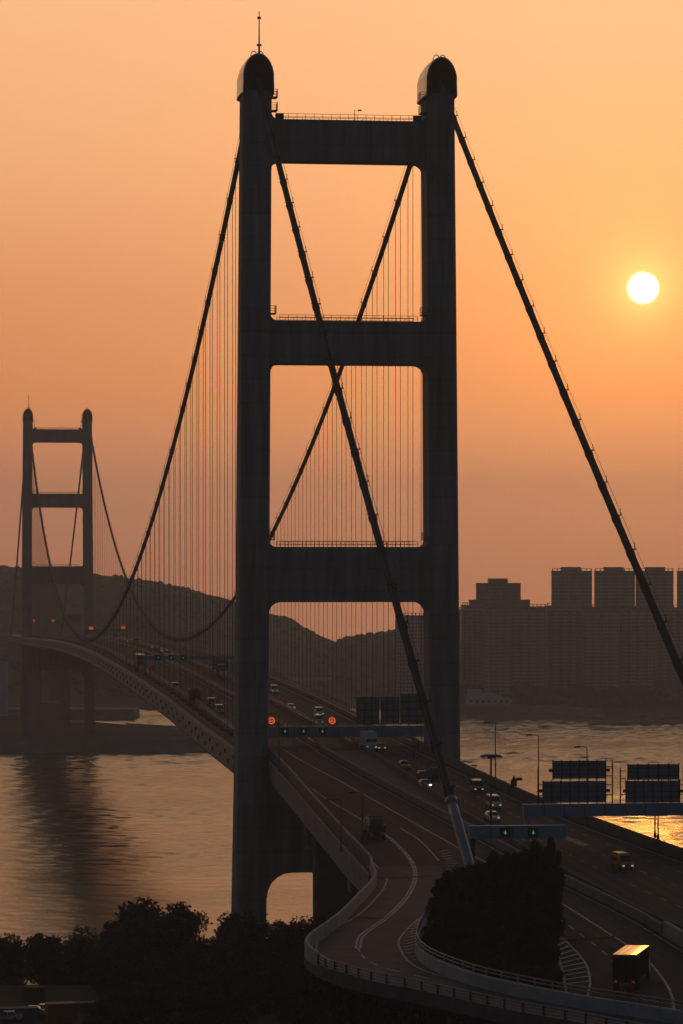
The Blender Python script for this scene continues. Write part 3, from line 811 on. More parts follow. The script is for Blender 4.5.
# ---------------------------------------------------------------- yard at the lower left
yx, yy_, yz = at_z(30, 1012, 41.5)
yd = MB(); c_ = [at_z(x, y, 41.6) for x, y in ((-70,985),(95,985),(110,1060),(-90,1060))]
yd.add(c_ + [(x,y,30) for x, y, z in c_], [(0,1,2,3),(0,4,5,1),(1,5,6,2),(2,6,7,3),(3,7,4,0)]); structure('yard', yd, 'yard_ground', 'storage yard among the trees')
def container(px, py, sz, m1, label, rz=0.0):
    x, y, z = at_z(px, py, 41.6); t = thing('container', label, 'container', (x, y, z), rz, 'containers stored in the yard')
    L, W, H = sz; b = MB(); b.box((0,0,H/2), (L,W,H))
    for k in range(int(L/.6)): 
        for s in (-1, 1): b.box((-L/2+.3+k*.6, s*W/2, H/2), (.28,.1,H*.86))
    b.build('body', m1, t); r = MB(); r.box((0,0,H+.06), (L+.1,W+.1,.14)); r.build('roof', m1, t)
    for s in (-1,1):
        d_ = MB(); d_.box((L/2+.04, s*W/4, H/2), (.08, W/2-.1, H*.9)); d_.box((L/2+.1, s*W/4, H/2), (.06,.06,H*.9)); d_.build('door', m1, t)
container(61, 1022, (4.2,2.5,2.6), 'orange_box', 'orange container with pale roof at the edge of the yard', .12)
container(14, 1019, (6.5,2.4,1.5), 'blue_sheet', 'low dark blue container in the corner of the yard', .05)
container(34, 999, (3.0,2.2,1.7), 'soil_box', 'small brown container at the back of the yard', -.1)
container(40, 1042, (6.5,2.4,1.3), 'blue_sheet', 'long low blue container in front of the orange one', -.05)
container(86, 1012, (2.6,2.0,1.3), 'blue_sheet', 'small blue box beside the orange container', .3)
# ---------------------------------------------------------------- vehicles
def hull(m, prof, W, zs, inset, H):
    n_ = len(prof); vs = []
    for s in (-1, 1):
        for y, z in prof:
            w = W/2 - (inset*(z-zs)/(H-zs) if z > zs else 0) - (.06 if z < .45 else 0)
            vs.append((s*w, y, z))
    m.add(vs, [tuple(range(n_)), tuple(range(2*n_-1, n_-1, -1))] + [(i, (i+1) % n_, (i+1) % n_+n_, i+n_) for i in range(n_)])
def wheel_mesh(r, w):
    m = MB(); m.tube([(-w/2,0,0),(w/2,0,0)], r, 14); m.tube([(-w/2-.02,0,0),(w/2+.02,0,0)], r*.55, 10); return m.mesh('wheel', 'tyre')
WH = {.33: wheel_mesh(.33,.22), .48: wheel_mesh(.48,.3)}
def glass_quad(m, y0, z0, y1, z1, w0, w1, off=.02):
    m.add([(-w0,y0,z0),(w0,y0,z0),(w1,y1,z1),(-w1,y1,z1)], [(0,1,2,3)])
def kinds():
    K = {}
    def car(H, L, W, prof, zs, inset, ws, wind, rear, side):
        b = MB(); hull(b, prof, W, zs, inset, H)
        P = {'body': b.mesh('body', 'paint_white')}
        wf = MB(); wf.add([(-W/2+.14,wind[0],wind[1]),(W/2-.14,wind[0],wind[1]),(W/2-inset-.06,wind[2],wind[3]),(-W/2+inset+.06,wind[2],wind[3])],[(0,1,2,3)]); P['windscreen'] = wf.mesh('windscreen','glass')
        wr_ = MB(); wr_.add([(-W/2+.14,rear[0],rear[1]),(W/2-.14,rear[0],rear[1]),(W/2-inset-.06,rear[2],rear[3]),(-W/2+inset+.06,rear[2],rear[3])],[(0,1,2,3)]); P['rear_window'] = wr_.mesh('rear_window','glass')
        for s, nm in ((-1,'side_window'),(1,'side_window_')):
            sw = MB(); z0, z1 = side[2], side[3]
            def wx(z): return s*(W/2 - inset*(z-zs)/(H-zs) + .015)
            ym = (side[0]+side[1])/2
            for a, c in ((side[0], ym-.05), (ym+.05, side[1])):
                ina = .35 if a == side[0] else 0; inc = .3 if c == side[1] else 0
                sw.add([(wx(z0),a,z0),(wx(z0),c,z0),(wx(z1),c-inc,z1),(wx(z1),a+ina,z1)], [(0,1,2,3)])
            P[nm] = sw.mesh('side_window','glass')
        P['_lamps'] = (L, W, ws); return P
    H, L, W = 1.45, 4.5, 1.78
    K['car'] = (car(H,L,W,[(-2.2,.3),(2.2,.3),(2.25,.6),(2.1,.8),(1.05,.95),(.25,1.42),(-1.1,1.45),(-1.75,1.0),(-2.2,.95),(-2.25,.6)],.92,.2,.33,(1.06,.98,.3,1.40),(-1.72,1.04,-1.14,1.42),(-1.55,.85,.97,1.36)), 4.5,1.78,.33,(-1.35,1.35))
    H, L, W = 2.05, 4.9, 1.85
    K['van'] = (car(H,L,W,[(-2.4,.32),(2.4,.32),(2.45,.7),(2.3,.95),(1.75,1.15),(1.1,1.98),(.8,2.05),(-2.25,2.05),(-2.45,1.2)],1.05,.14,.33,(1.74,1.2,1.14,1.93),(-2.46,1.22,-2.32,1.9),(-2.1,1.3,1.15,1.85)), 4.9,1.85,.33,(-1.5,1.5))
    return K
KIN = kinds()
LAMP_M = {}
def lampbox(w, h, mname):
    key = (w, h, mname)
    if key not in LAMP_M:
        m = MB(); m.box((0,0,0), (w,.08,h)); LAMP_M[key] = m.mesh('lamp', mname)
    return LAMP_M[key]
def setmat(o, mname):
    o.material_slots[0].link = 'OBJECT'; o.material_slots[0].material = M[mname]
def base_vehicle(name, label, cat, group, loc, rz): return thing(name, label, cat, loc, rz, group)
def lights(t, L, W, z, lit, s=1.0):
    for s_ in (-1, 1):
        o = link('headlight', lampbox(.32*s,.18*s,'head_lamp' if lit == 2 else ('head_lamp_dim' if lit else 'lens')), t); o.location = (s_*(W/2-.3), L/2, z)
        o = link('tail_light', lampbox(.25*s,.2*s,'tail_lamp'), t); o.location = (s_*(W/2-.25), -L/2-.0, z+.12)
def wheels(t, W, r, ys):
    for y in ys:
        for s_ in (-1, 1): o = link('wheel', WH[r], t); o.location = (s_*(W/2-.12), y, r)
def veh(kind, loc, rz, colr, label, group, lit=0, roof=None, tax=False, ext=0.0):
    if kind in KIN:
        P, L, W, r, ys = KIN[kind]
        nm = 'taxi' if tax else kind
        t = base_vehicle(nm, label, nm, group, loc, rz)
        for k, me in P.items():
            if k[0] == '_': continue
            o = link(k.rstrip('_'), me, t)
            if k == 'body': setmat(o, 'paint_'+colr)
        wheels(t, W, r, ys); lights(t, L, W, .68, lit)
        if tax:
            m = MB(); m.box((0,-.2,1.55),(.6,.2,.2)); m.build('roof_sign', 'paint_white', t)
        if roof:
            m = MB(); m.box((0,-.7,2.12),(1.5,2.6,.12)); m.build('roof_glint', roof, t)  # added slab, its paint standing for the sun reflecting off the roof
    elif kind == 'truck':
        t = base_vehicle('truck', label, 'truck', group, loc, rz)
        b = MB(); hull(b, [(2.6,.5),(4.1,.5),(4.15,1.3),(3.95,2.0),(3.75,2.65),(2.6,2.7)], 2.3, 1.5, .12, 2.7); b.box((0,-ext/2,.75),(1.0,7.4+ext,.3)); b.build('cab', 'paint_'+('white' if colr != 'brown' else 'grey'), t)
        w = MB(); w.add([(-1.0,4.0,1.95),(1.0,4.0,1.95),(.98,3.78,2.6),(-.98,3.78,2.6)],[(0,1,2,3)]); 
        for v in range(len(w.v)): w.v[v] = (w.v[v][0], w.v[v][1]+.03, w.v[v][2])
        w.build('windscreen','glass',t)
        c = MB(); c.box((0,-1.0-ext/2,2.3),(2.45,6.6+ext,2.6))
        for k in range(9+int(ext/.75)):
            for s_ in (-1,1): c.box((s_*1.23,-4.0-ext+k*.75,2.3),(.08,.1,2.5))
        c.build('cargo_box', 'paint_'+colr, t)
        rf = MB(); rf.box((0,-1.0-ext/2,3.64),(2.5,6.7+ext,.08))
        for k in range(8): rf.box((0,-4.1+k*.88,3.70),(2.4,.06,.05))
        rf.build('cargo_roof', roof or 'paint_white', t)
        for s_ in (-1,1):
            d_ = MB(); d_.box((s_*.6,-4.34-ext,2.3),(1.14,.07,2.45)); d_.box((s_*.25,-4.4-ext,2.3),(.06,.06,2.3)); d_.build('rear_door', 'paint_'+colr, t)
        wheels(t, 2.35, .48, (2.9,-2.3-ext,-3.4-ext)); lights(t, 8.3, 2.3, .95, lit, 1.1)
        for ch in t.children:
            if ch.name.startswith('tail_light'): ch.location.y = -4.42-ext
    elif kind == 'bus':
        t = base_vehicle('double_decker_bus', label, 'bus', group, loc, rz)
        b = MB(); hull(b, [(-5.6,.35),(5.6,.35),(5.7,1.2),(5.5,4.1),(5.2,4.35),(-5.3,4.35),(-5.65,4.0),(-5.65,.6)], 2.5, 3.9, .12, 4.35); b.build('body', 'paint_'+colr, t)
        r_ = MB(); r_.box((0,0,4.4),(2.2,10.2,.1)); r_.build('roof','paint_white',t)
        for z0, z1 in ((1.3,2.1),(2.9,3.7)):
            for s_ in (-1,1):
                m = MB()
                for k in range(6): m.add([(s_*1.262,-5.0+k*1.7,z0),(s_*1.262,-3.5+k*1.7,z0),(s_*1.262,-3.5+k*1.7,z1),(s_*1.262,-5.0+k*1.7,z1)],[(0,1,2,3)])
                m.build('side_window','glass',t)
            m = MB(); m.add([(-1.1,-5.67,z0),(1.1,-5.67,z0),(1.1,-5.67,z1),(-1.1,-5.67,z1)],[(0,1,2,3)]); m.build('rear_window','glass',t)
            m = MB(); m.add([(-1.1,5.72,z0),(1.1,5.72,z0),(1.1,5.66,z1),(-1.1,5.66,z1)],[(0,1,2,3)]); m.build('windscreen','glass',t)
        wheels(t, 2.4, .48, (3.4,-3.2)); lights(t, 11.4, 2.5, .9, lit, 1.1)
    elif kind == 'lorry':                              # open-backed lorry seen from behind
        t = base_vehicle('lorry', label, 'lorry', group, loc, rz)
        b = MB(); hull(b, [(2.2,.5),(3.7,.5),(3.75,1.3),(3.5,2.1),(3.3,2.75),(2.2,2.8)], 2.4, 1.5, .12, 2.8); b.box((0,-.4,.8),(1.0,7,.35)); b.build('cab','paint_'+colr,t)
        w = MB(); w.add([(-1.0,3.62,1.9),(1.0,3.62,1.9),(.98,3.4,2.6),(-.98,3.4,2.6)],[(0,1,2,3)]); w.build('windscreen','glass',t)
        c = MB(); c.box((0,-1.1,1.25),(2.45,6.2,.2))
        for s_ in (-1,1): c.box((s_*1.2,-1.1,1.8),(.08,6.2,1.0))
        c.box((0,-4.2,1.75),(2.45,.08,.9)); c.build('tray','paint_brown',t)
        ld_ = MB()
        for y, z, a in ((-2.6,2.6,.9),(-1.0,2.8,1.05),(.6,2.6,.9)):
            for k in range(1): ld_.tube([(-1.0,y,z-.3),(1.0,y,z-.3)], a, 12)
        ld_.build('load','paint_brown',t)
        wheels(t, 2.35, .48, (2.5,-2.0,-3.2)); lights(t, 7.5, 2.3, .95, lit, 1.1)
    return t
def heading(Y, sgn, xk=None):
    e = 2.0; dz = (zm(Y+e)-zm(Y-e))/(2*e)
    return dz
def place(kind, px, py, away, colr, label, group, lit=0, zf=zm, dirv=None, **kw):
    p = on_road(px, py, zf); rz = 0 if away else PI
    if dirv: rz = math.atan2(-dirv[0], dirv[1])
    t = veh(kind, (p.x, p.y, zf(p.y)+.02), rz, colr, label, group, lit, **kw)
    sl = math.atan((zf(p.y+2)-zf(p.y-2))/4)
    t.rotation_euler = (sl if away or (dirv and dirv[1] > 0) else -sl, 0, rz); return t
GI, GO = 'traffic coming off the bridge', 'traffic driving out over the bridge'
inb = (.06,-1)
place('van',274,693,False,'white','white van just clear of the near tower leg, farthest up the inbound lanes',GI,1)
place('car',291,710,False,'white','white car between the farthest van and the pair near the round signal',GI,1)
place('van',319,716,False,'white','white van following right behind another beside the orange round signal',GI,1)
place('van',318.5,724,False,'silver','silver van just above the blue gantry beam, ahead of the white van',GI,1)
place('truck',369,750.5,False,'white','white box truck emerging under the sign boards of the blue gantry',GI,1)
place('car',380.5,750.5,False,'grey','small grey car alongside the white box truck',GI,1)
place('car',404,769,False,'yellow','yellow taxi alone in the lane behind the car with bright headlights',GI,0,tax=True)
place('car',425,788,False,'silver','silver car with bright headlights on beside the foot of the cable',GI,2)
place('car',423,779,False,'darkred','dark red car right behind the silver car with headlights',GI,0)
place('van',436,779,False,'black','black van half hidden by the near tower cable',GI,0)
place('van',477,792,False,'grey','grey van with pale roof past the near tower, left of the twin lamp',GI,1,dirv=(-.03,-1))
place('van',493.5,808,False,'white','white van behind the white car at the twin-headed lamp',GI,1,dirv=(.02,-1))
place('car',492,821,False,'white','white car nearest the green arrow gantry by the twin-headed lamp',GI,1,dirv=(.02,-1))
place('van',622,869,False,'orange','orange van under the big sign boards with a pale front',GI,1,dirv=(.12,-1),roof='paint_yellow')
place('lorry',374,838,True,'brown','brown loaded lorry joining from the slip road',GO,0,dirv=(.02,1))
place('bus',140,668.5,True,'darkred','red double decker bus with white roof far along the deck',GO)
place('car',152.5,669.5,True,'grey','grey car just ahead of the double decker bus',GO)
place('van',175,690,True,'cream','cream topped van following the bus on the bridge',GO)
place('truck',194,704,True,'black','black box truck behind the cream topped van',GO,0,roof='paint_black')
place('van',211,706,True,'silver','silver roofed van next to the black box truck',GO)
place('van',219,713,True,'white','white roofed van closest to the near tower leg on the outbound lanes',GO)
place('truck',222,677,False,'grey','grey box truck seen past the far blue gantry on the inbound lanes',GI)
place('van',166,656,False,'white','white van at the head of the distant inbound queue',GI,1)
rg = random.Random(5)
for k, (px, py) in enumerate([(112,637),(118,639),(124,640),(129,643),(136,643),(141,645.5),(147,646),(153,649),(158,651),(173,660),(181,662),(133,640.5),(123,637.5),(163,652.5)]):
    Yq = on_road(px, py).y
    place(rg.choice(['car','van']), px, py, False, rg.choice(['white','silver','grey','red','cream']), 'tiny distant vehicle in the inbound queue over the bridge crest', 'distant inbound queue on the bridge', 1 if k % 2 else 0)
for px, py, lb in ((30,1016,'pale car parked between the yard containers'),(41,1014,'second pale car parked next to the first one in the yard'),(6,1021,'pale car at the frame corner of the yard')):
    x, y, z = at_z(px, py, 41.6); veh('car', (x, y, z+.01), 1.4, 'silver', lb, 'cars parked in the yard', 0)
for k, (px, py) in enumerate([(96,651),(104,655.5),(126,660)]):
    place('car', px, py, True, 'black', 'small dark car far off on the outbound lanes beyond the bus', 'distant outbound cars')
tk = place('truck',634.5,983,True,'black','dark box truck with sunlit shining roof on the near carriageway',GO,0,dirv=(.36,1),roof='truck_roof', ext=3.5)
tk.rotation_euler.x = 0.0
for c in list(tk.children):                            # roof shaped for the sun glint: one strip tilted to mirror it, panels less
    if c.name.startswith('cargo_roof'):
        q = MB()
        def rz_(x, y): return 3.72 - .0166*(y*.992 - x*.127)
        def panel(x0, x1, cross_tilt):
            P = [(x, y) for y in (-7.85, 2.35) for x in (x0, x1)]
            T = [(x, y, rz_(x, y) + cross_tilt*(x-x1)) for x, y in P]; B = [(x, y, 3.58) for x, y in P]
            q.add(T+B, [(0,1,3,2),(4,6,7,5),(0,4,5,1),(1,5,7,3),(3,7,6,2),(2,6,4,0)])
        panel(.62, 1.25, 0.0)
        for k in range(4): panel(-1.25+k*.4675, -1.25+(k+1)*.4675-.004, (.085,.06,.075,.05)[k])
        c.data = q.mesh('cargo_roof', 'truck_roof')

# ---------------------------------------------------------------- gantries
def arrow_down(m, x, y, z, s):
    m.box((x, y, z+.12*s), (.22*s,.04,.6*s)); m.add([(x-.42*s,y-.02,z-.1*s),(x+.42*s,y-.02,z-.1*s),(x,y-.02,z-.6*s),(x-.42*s,y+.02,z-.1*s),(x+.42*s,y+.02,z-.1*s),(x,y+.02,z-.6*s)],[(0,1,2),(3,5,4),(0,3,4,1),(1,4,5,2),(2,5,3,0)])
def sign_panel(t, x0, x1, z0, z1, y, front=True):
    p = MB(); p.box(((x0+x1)/2, y, (z0+z1)/2), (x1-x0, .15, z1-z0)); o = p.build('sign_board', 'sign_back', t)
    r = MB(); n_ = max(3, int((x1-x0)/1.3))
    for k in range(n_+1): r.box((x0+(x1-x0)*k/n_, y-.16, (z0+z1)/2), (.14,.16,z1-z0+.3))
    for k in range(1, 4): r.box(((x0+x1)/2, y-.11, z0+(z1-z0)*k/4), (x1-x0,.07,.1))
    r.build('rib', 'dark_steel', o)
def lane_signal(t, x, y, z, s=1.0, m_='signal_green'):
    b = MB(); b.box((x,y,z),(1.5*s,.35,1.4*s)); o = b.build('lane_signal','dark_steel',t)
    a = MB(); arrow_down(a, x, y-.2, z+.05, .55*s); a.build('arrow', m_, o)
def round_signal(t, x, y, z, r=.75, m_='signal_red'):
    b = MB(); b.tube([(x,y,z),(x,y+.3,z)], r*1.25, 18); o = b.build('speed_signal','dark_steel',t)
    a = MB(); n_ = 20
    A = [(x+r*math.cos(2*PI*k/n_), y-.02, z+r*math.sin(2*PI*k/n_)) for k in range(n_+1)]; B = [(x+r*.66*math.cos(2*PI*k/n_), y-.02, z+r*.66*math.sin(2*PI*k/n_)) for k in range(n_+1)]
    a.strip(A, B); a.build('red_ring', m_, o)
    c = MB(); c.tube([(x-.34*r/.75,y-.03,z-.05),(x-.15,y-.03,z+.16),(x+.15,y-.03,z+.16),(x+.34*r/.75,y-.03,z-.05)], .09, 6); c.tube([(x-.3*r/.75,y-.03,z-.2),(x+.3*r/.75,y-.03,z-.2)], .08, 6); c.build('lit_symbol','signal_amber',o)
def gantry(label, Y, x0, x1, zb, h, posts, rz=0.0, d=1.2):
    t = thing('sign_gantry', label, 'gantry', (0,Y,0), rz, 'overhead gantries across the roadway')
    b = MB(); b.box(((x0+x1)/2,0,zb+h/2),(x1-x0,d,h)); b.build('beam','gantry_blue',t)
    e = MB(); 
    for k in range(1,int((x1-x0)/3)): e.box((x0+k*3,-d/2-.03,zb+h/2),(.08,.08,h*.94))
    e.build('panel_joint','dark_steel',t)
    for x in posts:
        p = MB(); zz = zm(Y)-.1; p.box((x,0,(zz+zb)/2),(.7,.8,zb-zz)); p.box((x,0,zz+.2),(1.2,1.3,.4)); p.build('post','gantry_blue',t)
    return t
# gantry at the near tower
YA = 24.0
def xz(px, py, Y):              # pixel to x,z on a cross plane of the bridge at Y
    l = (px-CX)/F; d = (Y-CAM[1])/(FW[1]+RT[1]*l); p = ld(l*d, d); return p[0], CZ-(py-YH)*d/F
xa0, _ = xz(250,730,YA); xa1, _ = xz(431,730,YA); _, zb = xz(350,737,YA); _, zt = xz(350,726,YA)
A_ = gantry('blue lane signal gantry between the legs of the near tower with three green arrows', YA, xa0, xa1, zb, zt-zb, (xa0+.4, xz(427,750,YA)[0]))
for px in (284.5,303,322): lane_signal(A_, xz(px,731,YA)[0], -.8, xz(px,731,YA)[1], 1.0)
for px in (271,331.5): round_signal(A_, xz(px,721,YA)[0], -.9, xz(px,720.5,YA)[1], .72)
for a, b_, y0, y1 in ((357,379,697,724),(381,399,697,724),(401,425,694,724)):
    sign_panel(A_, xz(a,0,YA)[0], xz(b_,0,YA)[0], xz(a,y1,YA)[1], xz(a,y0,YA)[1], .2)
rl = MB(); railing(rl, [Vector((xa0,-.5,zt)),Vector((0,-.5,zt)),Vector((xa1,-.5,zt))], 1.0, 2.5, .07, (.5,1.0), .035); rl.build('walkway_rail','dark_steel',A_)
# gantry over the outbound approach
YB_ = -196.0
x0, _ = xz(469,831,YB_); x1, _ = xz(565,831,YB_); _, zb = xz(500,838.5,YB_); _, zt = xz(500,825.5,YB_)
B_ = gantry('low blue gantry above the planted loop carrying two green arrows', YB_, x0, x1, zb, zt-zb, ())
p_ = MB(); p_.box((x1-2.2,0,(zb+zm(YB_))/2),(.5,.6,zb-zm(YB_))); p_.build('post','dark_steel',B_)
for px in (504,532): lane_signal(B_, xz(px,832,YB_)[0], -.8, xz(px,832,YB_)[1], .95)
p_ = MB(); p_.box((x0+.5,0,(zb+zm(YB_))/2),(.6,.7,zb-zm(YB_))); p_.build('post','dark_steel',B_)
# big gantry over the inbound approach
YC = -171.0
x0, _ = xz(523,810,YC); x1, _ = xz(742,810,YC); _, zb = xz(600,816,YC); _, zt = xz(600,803.5,YC)
C_ = gantry('big blue gantry over the inbound lanes backing two stacked sign boards', YC, x0, x1, zb, zt-zb, (x0+.6, x1-.6))
for a, b_, y0, y1 in ((543,606,781.5,803),(553,606,761,779),(626,680,781,803),(628,679,764.5,780)):
    sign_panel(C_, xz(a,0,YC)[0], xz(b_,0,YC)[0], xz(a,y1,YC)[1], xz(a,y0,YC)[1], .3)
for px, top, rungs in ((613,760,((606,613,767),(606,613,776),(606,613,785),(606,613,795))),(538.5,768,((538.5,543,785),(538.5,543,796))),(621,768,((621,626,771),(621,626,779),(621,626,795))),(684,764,((680,700,785),(680,700,795)))):
    sf = MB(); xx, zz = xz(px, top, YC); sf.box((xx,.4,(zz+zt)/2),(.16,.16,zz-zt))
    for a, b_, py in rungs:
        xa, zz = xz(a,py,YC); xb, _ = xz(b_,py,YC); sf.box(((xa+xb)/2,.4,zz),(xb-xa+.1,.09,.12))
    sf.build('ladder_frame','dark_steel',C_)
for px, py in ((551,770.5),(608,770),(608,790.5),(541,791),(625,791),(681,791)):
    m = MB(); xx, zz = xz(px,py,YC); m.box((xx,.1,zz),(.5,.5,.45)); m.build('sign_lamp','dark_steel',C_)
# far gantries on the bridge
def far_gantry(label, Y, pxa, pxb, py0, py1, arrows=(), rounds=(), boards=(), posts=None):
    x0, _ = xz(pxa,py0,Y); x1, _ = xz(pxb,py0,Y); _, zb = xz((pxa+pxb)/2,py1,Y); _, zt = xz((pxa+pxb)/2,py0,Y)
    t = gantry(label, Y, x0, x1, zb, zt-zb, posts if posts else (x0+.4, x1-.4))
    for px, py in arrows: lane_signal(t, xz(px,py,Y)[0], -.8, xz(px,py,Y)[1], 1.1, 'signal_cyan')
    for px, py in rounds: round_signal(t, xz(px,py,Y)[0], -.9, xz(px,py,Y)[1], .78)
    for a, b_, y0, y1 in boards: sign_panel(t, xz(a,0,Y)[0], xz(b_,0,Y)[0], xz(a,y1,Y)[1], xz(a,y0,Y)[1], .2)
far_gantry('hazy blue gantry with pale blue arrows above the red double decker bus', 330, 143, 236, 655.5, 659.5, ((158,657.5),(171,657.5),(183,657.5)), (), ((213,227,660,670),))
far_gantry('distant gantry with two red round signals just past the cable low point', 800, 84, 128, 629, 631.5, ((105,634),(116,635)), ((91,628),(123,627.5)))
far_gantry('most distant gantry with red round signals between the far tower legs', 1290, 28, 82, 621, 623, (), ((34,620.5),(53,620.5)), ((64,81,614,621),))

# ---------------------------------------------------------------- street lamps and small roadside things
def lamp(loc, H, arm, label, rz=0.0, group='street lamps beside the roadway', r=.1):
    t = thing('street_lamp', label, 'street lamp', loc, rz, group)
    p = MB(); p.tube([(0,0,0),(0,0,H*.5),(0,0,H)], [r*1.3,r,r*.7], 8); p.box((0,0,.4),(.35,.35,.8)); p.build('pole','lamp_steel',t)
    a = MB(); a.tube([(0,0,H-.05),(-arm*.5,0,H+.1),(-arm,0,H+.12)], .06, 6); a.build('arm','lamp_steel',t)
    h_ = MB(); h_.prism([(-arm-1.0,H+.05),(-arm-.9,H+.22),(-arm-.2,H+.28),(-arm+.1,H+.18),(-arm+.1,H+.02),(-arm-.9,H-.02)], -.2, .2); h_.build('lamp_head','lamp_steel',t)
    return t
def lamp_px(px, ytop, ybase, label, arm=1.1, Xr=None):
    p = on_road(px, ybase, zm, .0); d = (p.x-CAM[0])*FW[0] + (p.y-CAM[1])*FW[1]
    H = (ybase-ytop)*d/F; return lamp((p.x,p.y,p.z), H, arm, label)
lamp_px(495.5,723,793,'slim street lamp right behind the twin-headed lamp')
lamp_px(538.5,735.5,808,'slim street lamp left of the stacked sign boards')
lamp_px(587,747.5,826,'slim street lamp rising from behind the stacked sign boards')
lamp_px(658,800,840,'short lamp showing under the big gantry beam against the bright water')
lamp_px(655,800,838,'thin bare lamp pole next to the one under the big gantry beam', .3)
lamp_px(475,766,783,'short lamp with a small head close to the near tower leg',-.3)
lamp_px(341,800,852,'dim lamp on the parapet over the pale fascia beside the viaduct pier')
lamp_px(362.5,793,842,'dim lamp on the parapet beside the brown lorry')
lamp_px(279,715,772,'dim lamp on the parapet just past the near tower leg')
lamp_px(413,738,760,'small lamp showing between gantry and parapet beside the tower',.8)
# twin-headed lamp
p = on_road(491,842); d = (p.x-CAM[0])*FW[0] + (p.y-CAM[1])*FW[1]; H = (842-757)*d/F
t = thing('twin_lamp', 'tall twin-headed floodlight mast on the median above the white cars', 'floodlight', (p.x,p.y,p.z))
q = MB(); q.tube([(0,0,0),(0,0,H)], [.2,.13], 8); q.build('pole','lamp_steel',t)
q = MB(); q.box((0,0,H+.1),(1.1,.6,.5)); q.box((0,0,H-.2),(3.0,.12,.1)); q.build('bracket','lamp_steel',t)
for s in (-1,1):
    q = MB(); q.prism([(s*.4,H+.15),(s*.5,H+.42),(s*1.3,H+.35),(s*1.75,H-.05),(s*1.0,H-.1)], -.35, .35); q.build('lamp_head','gantry_blue',t)
# pointed roadside panel with camera
p = on_road(514,797); d = (p.x-CAM[0])*FW[0] + (p.y-CAM[1])*FW[1]; k_ = d/F
t = thing('traffic_sign', 'small pointed sign back with camera arm on the seaward parapet', 'sign', (p.x,p.y,p.z))
q = MB(); q.tube([(0,0,0),(0,0,17*k_)], .09, 6); q.build('pole','dark_steel',t)
q = MB(); q.prism([(-3.6*k_,11*k_),(3.2*k_,11*k_),(2.8*k_,17*k_),(1.0*k_,19.5*k_),(0,22*k_),(-1.2*k_,19.5*k_),(-3.2*k_,16*k_)], -.08, .08); q.build('panel','dark_steel',t)
q = MB(); q.box((4.2*k_,0,17.5*k_),(3.2*k_,.2,.25)); q.box((5.2*k_,0,18*k_),(1.0,.5,.5)); q.build('camera','dark_steel',t)
# pale boxes added to stand for lit pipes under the deck
for px, py, lb in ((272,806,'small pale stand-in for a lit pipe under the deck beside the near tower leg'), (309,848,'small pale stand-in for a lit pipe under the viaduct near the pier')):
    x, y, z = at_X(px, py, -13.0)
    t = thing('floodlight', lb, 'floodlight', (x,y,z), .3, 'pale stand-ins for lit pipes under the deck')
    q = MB(); q.box((0,0,0),(1.1,.5,.7)); q.build('pale_box','rail_steel',t); q = MB(); q.tube([(0,0,.3),(0,.3,2.5)], .08, 6); q.build('bracket','dark_steel',t)

# ---------------------------------------------------------------- far tower island, quay and shore
def px_l(px, d): return (px-CX)/F*d
def grid(l0, l1, nl, d0, d1, nd, zf):
    m = MB(); vs = []
    for j in range(nd):
        d = d0 + (d1-d0)*j/(nd-1)
        for i in range(nl):
            l = l0 + (l1-l0)*i/(nl-1); X, Y = ld(l, d); vs.append((X, Y, zf(l, d)))
    m.add(vs, [(j*nl+i, j*nl+i+1, (j+1)*nl+i+1, (j+1)*nl+i) for j in range(nd-1) for i in range(nl-1)]); return m
def isl_edge(d): return lin([(1926,-86),(1945,-76),(1975,-66),(2010,-68),(2045,-78),(2080,-92),(2115,-112),(2150,-140),(2185,-210),(2240,-330)], d)
def zisl(l, d):
    e = isl_edge(d)
    k = sstep(e+2, e-30, l)*sstep(1932, 1965, d)*sstep(2225, 2190, d)
    return -2 + 8.2*min(1,k*1.5) + k*1.6*sstep(1950, 2040, d)*(1+.35*noise.noise(Vector((l*.02,d*.02,1)))) + .6*noise.noise(Vector((l*.1,d*.1,3)))*k
structure('island', grid(-420,-30,120,1926,2240,90,zisl), 'island_green', 'low grass covered island under the far tower', True)
sw = thing('sea_wall', 'long grey stone sea wall round the far tower island', 'sea wall')
pts = [Vector((*ld(l, d), 0)) for l, d in ((-420,1934),(-300,1932),(-180,1930),(-130,1932),(-100,1936),(-80,1946),(-68,1972),(-66,2000),(-74,2038),(-90,2080),(-112,2118),(-142,2155))]
w = MB(); w.sweep(resample(pts,60), [(-3,-2),(-1.5,5.6),(1.5,6.2),(1.5,6.9),(2.4,6.9),(2.4,-2)]); w.build('wall','seawall_stone',sw)
qy = thing('quay', 'pale grey quay block behind the far tower island', 'quay', (*ld(px_l(60,2400),2400),0), -PSI)
q = MB(); q.box((0,0,2.4),(112,60,7.6)); q.build('wall','seawall_stone',qy); q = MB(); q.box((0,-30,6.6),(112.4,1.6,.9)); q.build('coping','grey_render',qy)
